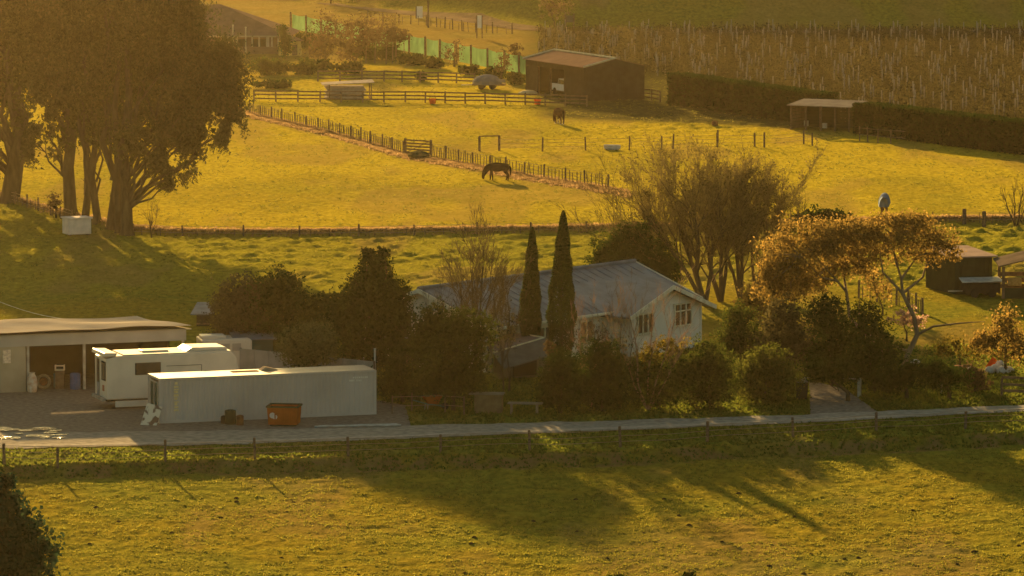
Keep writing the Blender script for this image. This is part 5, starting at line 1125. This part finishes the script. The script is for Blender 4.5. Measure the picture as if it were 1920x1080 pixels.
# --- autumn trees and shrubs in the far yard
FG = 'autumn trees around the homestead yard'
far = [(610, 128, [(615, 60, 34, 40), (600, 90, 28, 28), (640, 80, 26, 34)], LF_AUT, 'reddish autumn tree right of the single green panel'),
 (665, 125, [(665, 70, 30, 40), (690, 60, 26, 30), (655, 100, 24, 20)], LF_AUT, 'reddish autumn tree in the middle of the far yard'),
 (715, 100, [(720, 52, 30, 26), (700, 80, 20, 20)], LF_AUT, 'thin brown tree before the first panels of shade cloth'),
 (620, 8, [(620, -30, 40, 34), (660, -25, 30, 30)], LF_AUT, 'brown tree at the top edge left of the white board'),
 (1040, 50, [(1040, 5, 32, 34), (1020, -20, 30, 26)], LF_AUT, 'dark reddish tree at the top edge above the vineyard corner'),
 (535, 118, [(536, 85, 14, 24), (530, 60, 8, 20)], LF_DARK, 'narrow dark conifer beside the homestead'),
 (852, 125, [(850, 98, 18, 22)], LF_AUT, 'thin reddish sapling in front of the shade cloth'),
 (940, 150, [(945, 118, 16, 20)], LF_AUT, 'thin reddish sapling near the barn')]
for i, (px, py, bl, lf, lab) in enumerate(far):
    tree('autumn_tree' if lf is LF_AUT else 'conifer', px, py, bl, lab, 'tree', FG, lf, density=22 if lf is LF_AUT else 40, size=.17, r0=.10, seed=420 + i, sub=.5, fill=.06 if lf is LF_AUT else .2)
sh = [(590, 134, 34, 14, 'dark low shrub left in the far yard'), (650, 138, 36, 12, 'dark low shrub below the reddish autumn tree'), (700, 112, 60, 16, 'long dark shrub below the first shade cloth panels'), (770, 122, 30, 12, 'dark shrub below the middle shade cloth panels'), (805, 128, 30, 12, 'dark shrub between sapling and middle panels'),
      (880, 140, 26, 10, 'dark shrub left of the farm trailer'), (925, 146, 26, 12, 'dark shrub behind the farm trailer'), (965, 158, 22, 12, 'dark shrub at the left corner of the barn'), (788, 152, 11, 9, 'small round brown bush growing in the upper rail fence'), (580, 92, 36, 18, 'dark shrub behind the small outhouse'), (500, 140, 46, 18, 'dark bank of shrubs below the homestead terrace'), (560, 140, 34, 14, 'dark shrub right of the terrace bank'), (510, 165, 44, 8, 'low olive shrub above the left end of the rail fence')]
for i, (px, py, w, h, lab) in enumerate(sh):
    tree('yard_shrub', px, py, [(px, py - h * .9, w, h), (px + w * .4, py - h * .8, w * .5, h * 1.1)], lab, 'shrub', 'shrubs in the homestead yard', LF_SHRUB if i % 3 else LF_DARK, density=18, size=.22, r0=.08, seed=440 + i)
# slender pale trunks
g9 = 'slender pale trunks in the far yard'
for i, (px, b, t) in enumerate([(656, 116, 70), (686, 118, 80), (703, 118, 78), (724, 120, 80), (736, 119, 78), (742, 118, 76), (757, 118, 80), (967, 140, 108)]):
    g = G(px, b); z = P(px, t, g.y).z
    root = empty('slender_tree', tuple(g), 0, 'slender pale young tree, %s in the far yard row' % ['first from the left', 'second from the left', 'third from the left', 'fourth from the left', 'fifth from the left', 'sixth from the left', 'seventh from the left', 'standing alone beside the last panel'][i], 'tree', g9)
    MB().tube([(0, 0, -.1), (.05, 0, z - g.z)], [.07, .04], 5).build('trunk', GUMBARK, root)
    foliage(root, 'crown', [(g.x, g.y, z + .7, .7, .6, .9)], 10, .2, LF_AUT, 470 + i, sub=.4)

# --- vineyard
POST_V = mat('vineyard_post', (.33, .28, .25), .9, (.24, .2, .175), 4)
postm = MB().box((0, 0, .95), (.10, .10, 2.0)).mesh('post', POST_V)
vine_meshes = []
CANE = leafmat('vine_cane', (.042, .037, .018), (.08, .064, .028), .18)
for q in range(3):
    rs = np.random.RandomState(500 + q); n = 340; yy = rs.uniform(0, 8, n)
    c = np.stack([rs.normal(0, .16, n), yy, np.clip(rs.normal(.85, .25, n), .15, 1.45)], 1); v, f = leaves(c, .20, rs, tri=True)
    k = 26; ys = rs.uniform(0, 8, k); tv = []; tf = []
    for j in range(k):
        b = len(v) + len(tv); tv += [(-.03, ys[j], 0), (.03, ys[j], 0), (rs.normal(0, .08), ys[j] + rs.normal(0, .15), 1.1)]; tf.append((b, b + 1, b + 2))
    vine_meshes.append(np_mesh('vine', np.concatenate([v, np.array(tv)]), np.concatenate([f, np.array(tf)]), CANE))
def hedge_y(x): return np.interp(x, [h1a.x, h1b.x, h2a.x, h2b.x], [h1a.y, h1b.y, h2a.y, h2b.y]) + 4.0
rr = random.Random(8); VG = 'trellised vine rows of the far vineyard'
ys_ = np.arange(492, 648, 2.45); last = None
def row_start(y):      # left end of a row, clear of the barn, hedges and paddocks
    for x in np.arange(VX0, 70, .5):
        if y > hedge_y(x) + 1.5 and (x > 16.5 or y > 556) and y < np.interp(x, *L_HILL) - 11: return x
    return None
for ri, y in enumerate(ys_):
    xs = row_start(y)
    if xs is None: continue
    xe = y * .098 + 2; xs += rr.uniform(0, .8)
    if xe - xs < 4 or y > float(np.interp(xe - 3, *L_HILL)) - 9: continue
    lab = 'bare brown vine row with grey posts in the far vineyard'
    if last is None: lab = 'nearest vine row, just beyond the long right hedge'
    last = y
    row = empty('vine_row', (xs, y, float(zbase(xs, y))), R(-90 + rr.uniform(-.15, .15)), lab, 'vine row', VG); u = 0; ph = rr.uniform(0, 4)
    while u < xe - xs:
        o = link_mesh('vine', vine_meshes[rr.randrange(3)], row, (0, u, 0)); o.scale = (1, 1, rr.uniform(.85, 1.1)); u += 8
    u = ph
    while u < xe - xs:
        link_mesh('post', postm, row, (rr.uniform(-.04, .04), u, rr.uniform(-.15, .1)), (rr.uniform(-.03, .03), rr.uniform(-.03, .03), 0)); u += 4.9
# --- grass tufts
def tufts(name, n, sampler, size, m, lab, seed):
    rs = np.random.RandomState(seed); x, y = sampler(rs, n); z = ztotal(x, y); k = 4; n = len(x)
    X_ = np.repeat(x, k) + rs.normal(0, .05, n * k); Y_ = np.repeat(y, k) + rs.normal(0, .05, n * k); Z_ = np.repeat(z, k) - .02
    h = size * rs.uniform(.5, 1.4, n * k); w = size * .55; th = rs.uniform(0, 6.283, n * k); lx, ly = rs.normal(0, .4, n * k) * h, rs.normal(0, .4, n * k) * h
    v = np.stack([np.stack([X_ - w * np.cos(th), Y_ - w * np.sin(th), Z_], 1), np.stack([X_ + w * np.cos(th), Y_ + w * np.sin(th), Z_], 1), np.stack([X_ + lx, Y_ + ly, Z_ + h], 1)], 1).reshape(-1, 3)
    return tag(link_mesh(name, np_mesh(name, v, np.arange(n * k * 3).reshape(-1, 3), m)), lab, kind='stuff')
GR = leafmat('grass_blade', (.085, .095, .014), (.20, .17, .028), .45); GRL = leafmat('lush_grass_blade', (.05, .075, .012), (.13, .14, .022), .45); GRD = leafmat('dead_grass_blade', (.16, .10, .05), (.30, .20, .10), .45)
def trap(d0, d1, dens_fn=None):
    def f(rs, n):
        y = rs.uniform(d0 ** .5, d1 ** .5, n) ** 2; x = rs.uniform(-1, 1, n) * (y * .098 + 1)
        keep = np.ones(n, bool)
        bad = (y > np.interp(x, *ROAD_S) - .2) & (y < np.interp(x, *ROAD_N) + .2); keep &= ~bad; keep &= ~poly_mask(x, y, YARD) & ~poly_mask(x, y, DRIVE)
        if dens_fn is not None: keep &= dens_fn(x, y, rs)
        return x[keep], y[keep]
    return f
tufts('paddock_grass', 52000, trap(226, 300, lambda x, y, rs: (y < np.interp(x, *L_FRONT)) & (fbm(x / 1.2, y / 1.8, 3) > .40)), .075, GR, 'short golden grass of the front paddock', 600)
tufts('verge_grass', 26000, trap(258, 300, lambda x, y, rs: (y > np.interp(x, *L_FRONT) - 1.6)), .13, GRL, 'longer green grass on the verge and bank beside the lane', 601)
tufts('field_grass', 46000, trap(335, 560, lambda x, y, rs: fbm(x / 1.5, y / 2.5, 3) > .46), .085, GR, 'golden grass of the middle paddocks', 602)
def along(L, w, d=0.0):
    def f(rs, n): x = rs.uniform(L[0][0], L[0][-1], n); return x, np.interp(x, *L) + rs.normal(0, w, n) + d
    return f
tufts('dead_grass', 7000, along(L_MID, .5, .9), .16, GRD, 'dry brown grass along the middle fence', 603)
tufts('dead_grass', 15000, along((FCx, FCy), 1.3, -1.4), .15, GRD, 'dry brown grass along the diagonal fence', 604)
tufts('garden_grass', 16000, trap(288, 320, lambda x, y, rs: x > -7), .15, GRL, 'rough dark green grass in front of the garden', 605)
# dung and dark clods scattered over the front paddock
rs = np.random.RandomState(77); n = 150; y = rs.uniform(226, 262, n); x = rs.uniform(-1, 1, n) * y * .1; kp = (fbm(x / 6, y / 6, 2) > .45) | (rs.rand(n) > .75); x, y = x[kp], y[kp]; m = MB()
for a, b in zip(x, y):
    z = float(ztotal(a, b)); r = random.uniform(.07, .16); m.lathe((a, b, z - .02), [(r, 0), (r * .9, r * .35), (r * .4, r * .7), (.01, r * .75)], 6)
tag(m.build('dung_clods', mat('dark_dung', (.05, .035, .02), .95)), 'dark dung clods scattered on the front paddock', kind='stuff')
# ================================================================== FENCES
WIREM = mat('fence_wire', (.25, .2, .16), .6, (.2, .15, .12), 3)
def post_mesh(h, w, name='post', m=POSTM): return MB().lathe((0, 0, -.15), [(w / 2, 0), (w / 2, h + .1), (w * .38, h + .15)], 6).mesh(name, m)
def rsd(s): return random.Random(s)
def wire_run(root, pts, zs):
    for z in zs:
        mb = MB(); mb.tube([(p[0] - root.location.x, p[1] - root.location.y, p[2] + z - root.location.z) for p in pts], .017, 3, False); mb.build('wire', WIREM, root)
def zt_(x, y): return float(ztotal(x, y))
def rail_fence(path, spacing_m, label, h=1.15, w=.17, group=None):
    P0 = [G(*p) for p in path]; root = empty('rail_fence', tuple(P0[0]), 0, label, 'fence', group); pm_ = post_mesh(h, w); rr = rsd(len(label))
    pts = []
    for a, b in zip(P0[:-1], P0[1:]):
        n = max(1, round((b - a).length / spacing_m))
        for i in range(n): pts.append(a.lerp(b, i / n))
    pts.append(P0[-1]); pts = [Vector((p.x, p.y, zt_(p.x, p.y))) for p in pts]
    for p in pts: link_mesh('post', pm_, root, p - root.location + Vector((0, 0, rr.uniform(-.05, .05))), (rr.uniform(-.03, .03), rr.uniform(-.03, .03), rr.uniform(0, 3)))
    for a, b in zip(pts[:-1], pts[1:]):
        d = b - a; L = d.length
        for z in (.32, .68, 1.04):
            z += rr.uniform(-.025, .025); me = MB().box((0, 0, 0), (L, .05, .14)).mesh('rail', TIMBER); o = link_mesh('rail', me, root, (a + b) / 2 - root.location + Vector((0, -.09, z)), (0, -math.atan2(d.z, math.hypot(d.x, d.y)) + rr.uniform(-.01, .01), math.atan2(d.y, d.x)))
rail_fence([(476, 190), (600, 191), (760, 192), (985, 196)], 2.05, 'long three-rail post fence crossing in front of the far yard')
rail_fence([(596, 153), (720, 153), (890, 157)], 2.2, 'upper three-rail fence behind the grey timber stack')
rail_fence([(1206, 186), (1238, 190)], 1.7, 'short piece of rail fence between the barn and the hedge')
rail_fence([(1878, 742), (1925, 744)], 1.6, 'weathered rail fence corner beside the lane at the right edge', 1.0, .15)
rail_fence([(985, 196), (1060, 199), (1100, 200)], 2.0, 'shaded rail fence directly before the barn front')

def wire_fence(name, path_px, label, post_sp, batten_sp, h=1.15, w=.15, bh=1.0, bw=.07, zs=(.3, .55, .8, 1.02), jit=.35, posts_px=None, skip=None, group=None):
    P0 = [G(*p) for p in path_px]; root = empty(name, tuple(P0[0]), 0, label, 'fence', group); rr = rsd(len(label) + 3)
    pmv = post_mesh(h, w); bmv = post_mesh(bh, bw, 'batten'); dense = []
    cum = [0]
    for a, b in zip(P0[:-1], P0[1:]): cum.append(cum[-1] + (b - a).length)
    def at(s):
        s = min(max(s, 0), cum[-1])
        for i in range(len(P0) - 1):
            if s <= cum[i + 1] + 1e-6: t = (s - cum[i]) / max(cum[i + 1] - cum[i], 1e-6); p = P0[i].lerp(P0[i + 1], t); return Vector((p.x, p.y, zt_(p.x, p.y)))
    if posts_px: pts = [Vector((p.x, p.y, zt_(p.x, p.y))) for p in (G(*q) for q in posts_px)]
    else:
        n = max(1, round(cum[-1] / post_sp)); pts = [at(cum[-1] * i / n + (rr.uniform(-jit, jit) if 0 < i < n else 0)) for i in range(n + 1)]
    for p in pts:
        if skip and skip(p): continue
        s = rr.uniform(.9, 1.12); o = link_mesh('post', pmv, root, p - root.location, (rr.uniform(-.04, .04), rr.uniform(-.04, .04), 0)); o.scale = (s, s, rr.uniform(.9, 1.08))
    if batten_sp:
        n = int(cum[-1] / batten_sp)
        for i in range(n):
            p = at(cum[-1] * (i + .5) / n + rr.uniform(-.1, .1))
            if min((p - q).length for q in pts) < batten_sp * .35: continue
            if skip and skip(p): continue
            o = link_mesh('batten', bmv, root, p - root.location, (rr.uniform(-.06, .06), rr.uniform(-.08, .08), 0)); o.scale = (1, 1, rr.uniform(.82, 1.08))
    s = 0; dense = []
    while s < cum[-1]: dense.append(at(s)); s += 3
    dense.append(at(cum[-1])); wire_run(root, dense, zs); return root
gate_a, gate_b = G(760, 288), G(808, 291)
wire_fence('batten_fence', [(468, 213), (610, 246), (757, 287)], 'old batten fence running diagonally from the big tree to the wooden gate', 3.4, .62)
wire_fence('batten_fence', [(808, 291), (900, 312), (1000, 331), (1140, 353)], 'old batten fence running diagonally from the wooden gate to the bare trees', 3.4, .6)
wire_fence('wire_fence', [(250, 440), (328, 443), (540, 444), (700, 442), (1040, 437), (1100, 436)], 'low wire fence along the bank across the middle of the paddocks', 4.15, 1.35, .85, .14, .6, .06, (.25, .5, .72))
wire_fence('wire_fence', [(-20, 366), (30, 378), (110, 408), (135, 416)], 'low wire fence behind the trunks of the giant trees', 3.0, 1.2, 1.0, .13, .8, .06, (.3, .6, .85))
wire_fence('wire_fence', [(1745, 420), (1808, 418), (1845, 419), (1925, 418)], 'wire fence ending at two stout posts near the bare bush at right', 4, 1.0, .95, .1, .75, .05, (.25, .5, .75), posts_px=[(1748, 420), (1925, 418)])
for px, py, lab in [(1808, 421, 'stout fence post left of the pair beside the bare bush'), (1845, 424, 'stout fence post right of the pair beside the bare bush')]:
    o = tag(link_mesh('strainer_post', post_mesh(1.15, .30, 'strainer_post')), lab, 'post', 'stout strainer posts'); p = G(px, py); o.location = (p.x, p.y, zt_(p.x, p.y))
wire_fence('wire_fence', [(935, 283), (1017, 284), (1098, 282), (1180, 281), (1260, 279), (1345, 276), (1415, 275), (1433, 277), (1507, 270), (1523, 273)], 'sparse wire fence with tall posts crossing the sunny paddock', 4, 0, 1.25, .15, 1, .06, (.35, .7, 1.0), posts_px=[(1017, 284), (1098, 282), (1180, 281), (1240, 280), (1262, 279), (1345, 276), (1346, 268), (1415, 275), (1433, 277), (1507, 270), (1523, 273)])
wire_fence('wire_fence', [(-20, 866), (108, 874), (310, 866), (478, 860), (653, 855), (826, 849), (993, 843), (1163, 841), (1326, 828), (1487, 818), (1643, 812), (1810, 803), (1940, 798)], 'roadside wire fence with dark posts between the lane and the front paddock', 5, 0, 1.05, .15, 1, .06, (.3, .6, .9), posts_px=[(8, 870), (108, 874), (310, 866), (478, 860), (653, 855), (826, 849), (993, 843), (1163, 841), (1326, 828), (1487, 818), (1643, 812), (1810, 803)])
wire_fence('wire_fence', [(1610, 560), (1700, 575), (1730, 590)], 'broken paddock fence seen through the gum branches', 2.0, .8, 1.2, .13, 1, .06, (.3, .7, 1.0))
wire_fence('wire_fence', [(690, 40), (800, 48), (880, 60), (960, 64)], 'thin fence beside the far sandy track', 3, 1.5, 1.3, .15, 1.1, .08, (.4, .8, 1.1))
wire_fence('wire_fence', [(735, 776), (790, 772), (870, 778)], 'thin garden wire fence beside the orange wheelbarrow', 1.6, 0, 1.0, .08, 1, .05, (.45, .95))
wire_fence('wire_fence', [(1610, 262), (1700, 270), (1680, 266)], 'pale pen posts in the shade of the right hedge', 1.2, 0, 1.3, .12, 1, .05, (.5, 1.1), posts_px=[(1612, 264), (1627, 266), (1646, 268), (1670, 270)])
def gate(a, b, label, h=1.2, n=5, name='wooden_gate'):
    root = empty(name, tuple(a), math.atan2(b.y - a.y, b.x - a.x), label, 'gate'); L = (b - a).length
    for x in (0, L): MB().box((x, 0, h / 2), (.16, .16, h + .25)).build('post', POSTM, root)
    for i in range(n): MB().box((L / 2, -.09, .15 + i * (h - .15) / (n - 1)), (L - .05, .04, .12)).build('rail', TIMBER, root)
    MB().prism([(.1, -.13, .12), (.25, -.13, .12), (L - .1, -.13, h - .05), (L - .25, -.13, h - .05)], (0, -.02, 0)).build('brace', TIMBER, root)
gate(gate_a, gate_b, 'wooden five-rail gate set in the diagonal batten fence')
# rail frame by gate
a, b = G(899, 283), G(936, 282); root = empty('post_frame', tuple(a), math.atan2(b.y - a.y, b.x - a.x), 'two tall posts joined by a top rail behind the grazing horse', 'gateway'); L = (b - a).length
for x in (0, L): MB().box((x, 0, .6), (.17, .17, 1.3)).build('post', POSTM, root)
MB().box((L / 2, 0, 1.28), (L + .1, .1, .1)).build('top_rail', TIMBER, root)
g0 = G(758, 292); o = tag(MB().lathe((0, 0, 0), [(.9, 0), (.95, .25), (.7, .5), (.2, .62), (.02, .63)], 12).build('weed_heap', mat('weed_heap_green', (.07, .07, .03), .95, (.10, .085, .04), 4, bump=.1)), 'low heap of weeds in front of the wooden gate', 'heap'); o.location = G(785, 296)

# ================================================================== HORSES
def skin(name, verts, edges, radii, m, parent, root_i=0, sub=2):
    me = bpy.data.meshes.new(name); me.from_pydata(verts, edges, []); me.materials.append(m); o = link_mesh(name, me, parent)
    sk = o.modifiers.new('skin', 'SKIN'); sk.use_smooth_shade = True
    lay = me.skin_vertices[0].data if me.skin_vertices else None
    if lay is None:
        bm = bmesh.new(); bm.from_mesh(me); bm.verts.layers.skin.verify(); bm.to_mesh(me); bm.free(); lay = me.skin_vertices[0].data
    for i, r in enumerate(radii):
        lay[i].radius = (r, r) if not isinstance(r, tuple) else r; lay[i].use_root = (i == root_i)
    s = o.modifiers.new('sub', 'SUBSURF'); s.levels = sub; s.render_levels = sub; return o
def horse(loc, rz, label, body, mane, rug=None, socks=None, turn=0.0, scale=1.0):
    root = empty('horse', tuple(loc), rz, label, 'horse'); root.scale = (scale,) * 3
    V_ = []; E = []; Rr = []
    def add(p, r, par=None):
        V_.append(p); Rr.append(r)
        if par is not None: E.append((par, len(V_) - 1))
        return len(V_) - 1
    pel = add((-.60, 0, 1.18), (.36, .40)); loin = add((-.22, 0, 1.14), (.36, .41), pel); mid = add((.15, 0, 1.12), (.37, .44), loin)
    ch = add((.48, 0, 1.14), (.33, .43), mid); nb = add((.76, .02 * turn, 1.12), (.21, .33), ch); nm = add((.98, .08 * turn, .86), (.15, .24), nb)
    po = add((1.14, .13 * turn, .58), (.12, .16), nm); fc = add((1.17, .16 * turn, .38), (.11, .14), po); mz = add((1.13, .18 * turn, .14), (.075, .085), fc)
    rump = add((-.88, 0, 1.12), (.26, .30), pel)
    for s, fx in ((-1, .10), (1, -.12)):
        a = add((.50, s * .14, .95), .15, ch); b = add((.48 + fx * .3, s * .17, .76), .11, a); c = add((.50 + fx, s * .17, .46), .075, b)
        d = add((.48 + fx * 1.1, s * .17, .16), .055, c); e = add((.52 + fx * 1.2, s * .17, .03), .055, d)
        a = add((-.74, s * .14, .98), .22, pel); b = add((-.62 + fx * .5, s * .18, .78), .17, a); c = add((-.86 + fx * .6, s * .17, .52), .085, b)
        d = add((-.82 + fx * .8, s * .17, .17), .055, c); e = add((-.76 + fx * .9, s * .17, .03), .065, d)
    for s in (-1, 1): add((1.13, s * .07 + .13 * turn, .76), .025, po)
    skin('body', V_, E, Rr, body, root)
    t = [(-.98, 0, 1.25), (-1.10, 0, 1.08), (-1.10, .02, .78), (-1.06, .03, .48)]
    skin('tail', t, [(0, 1), (1, 2), (2, 3)], [.07, .09, .09, .04], mane, root)
    m = MB()
    for i in range(9):
        u = i / 8; x = .66 + .46 * u; z = 1.42 - .66 * u; y = .05 * turn; m.add([(x - .05, y + .01, z + .02), (x + .07, y + .01, z - .06), (x + .0, y - .14, z - .16), (x - .1, y - .12, z - .10)], [(0, 1, 2, 3)])
    m.build('mane', mane, root)
    if rug:
        m = MB(); xs = [-1.2, -.95, -.6, -.1, .3, .62]; zt2 = [1.46, 1.60, 1.67, 1.65, 1.64, 1.66]; wd = [.36, .42, .45, .46, .46, .43]; rows_ = []
        for x, z, w in zip(xs, zt2, wd): rows_.append([(x, w * math.sin(a), z - .75 * (1 - math.cos(a)) if abs(a) < 1.5 else z - .75 - .0) for a in [-1.57, -1.2, -.8, -.4, 0, .4, .8, 1.2, 1.57]])
        v = [p for r_ in rows_ for p in r_]; f = [(i * 9 + j, i * 9 + j + 1, (i + 1) * 9 + j + 1, (i + 1) * 9 + j) for i in range(5) for j in range(8)]; f.append(tuple(range(9)))
        m.add(v, f); m.build('rug', rug, root, True)
    if socks:
        m = MB()
        for s, fx in ((-1, .10), (1, -.12)):
            for bx, k1, k2 in ((.50, 1, 1.15), (-.76, .8, .9)):
                m.tube([(bx + fx * k2 + .04 * (bx > 0), s * .17, 0), (bx + fx * k1, s * .17, .2), (bx + fx * k1 * .95, s * .17, .42)], [.085, .062, .07], 8)
        m.build('leg_feathers', socks, root, True)
    return root
HB = mat('dark_bay_coat', (.022, .015, .010), .7, (.035, .022, .014), 3); HM_ = mat('black_horsehair', (.012, .010, .008), .8)
p = G(932, 338); horse((p.x + .02, p.y, zt_(p.x, p.y) - .02), R(172), 'dark horse grazing side on with its head down at left', HB, HM_)
p = G(1048, 233); horse((p.x, p.y + .6, zt_(p.x, p.y) - .02), R(112), 'brown horse with white feathered legs grazing away near the barn', mat('brown_coat', (.10, .05, .028), .7, (.07, .035, .02), 3), HM_, socks=mat('white_feather', (.75, .66, .56), .8))
p = G(1659, 404); horse((p.x, p.y + .6, zt_(p.x, p.y) - .02), R(84), 'horse in a dark blue rug grazing behind the right gum crown', mat('chestnut_coat', (.16, .09, .05), .7), HM_, rug=mat('blue_rug', (.15, .19, .27), .6, (.11, .145, .21), 2), turn=1)

# ================================================================== HAZE
hz = MB().box((0, 600, 24.2), (3400, 1810, 51.8)); HZ = bpy.data.materials.new('haze_air'); n = nodes(HZ); N = n.nodes
o_ = N.new('ShaderNodeOutputMaterial'); pv = N.new('ShaderNodeVolumePrincipled'); pv.inputs['Color'].default_value = (1, .80, .45, 1); pv.inputs['Density'].default_value = HAZE_DENSITY; pv.inputs['Anisotropy'].default_value = .965
n.links.new(pv.outputs[0], o_.inputs['Volume']); hzo = tag(hz.build('haze', HZ), 'warm evening haze filling the air over the farm', kind='stuff')
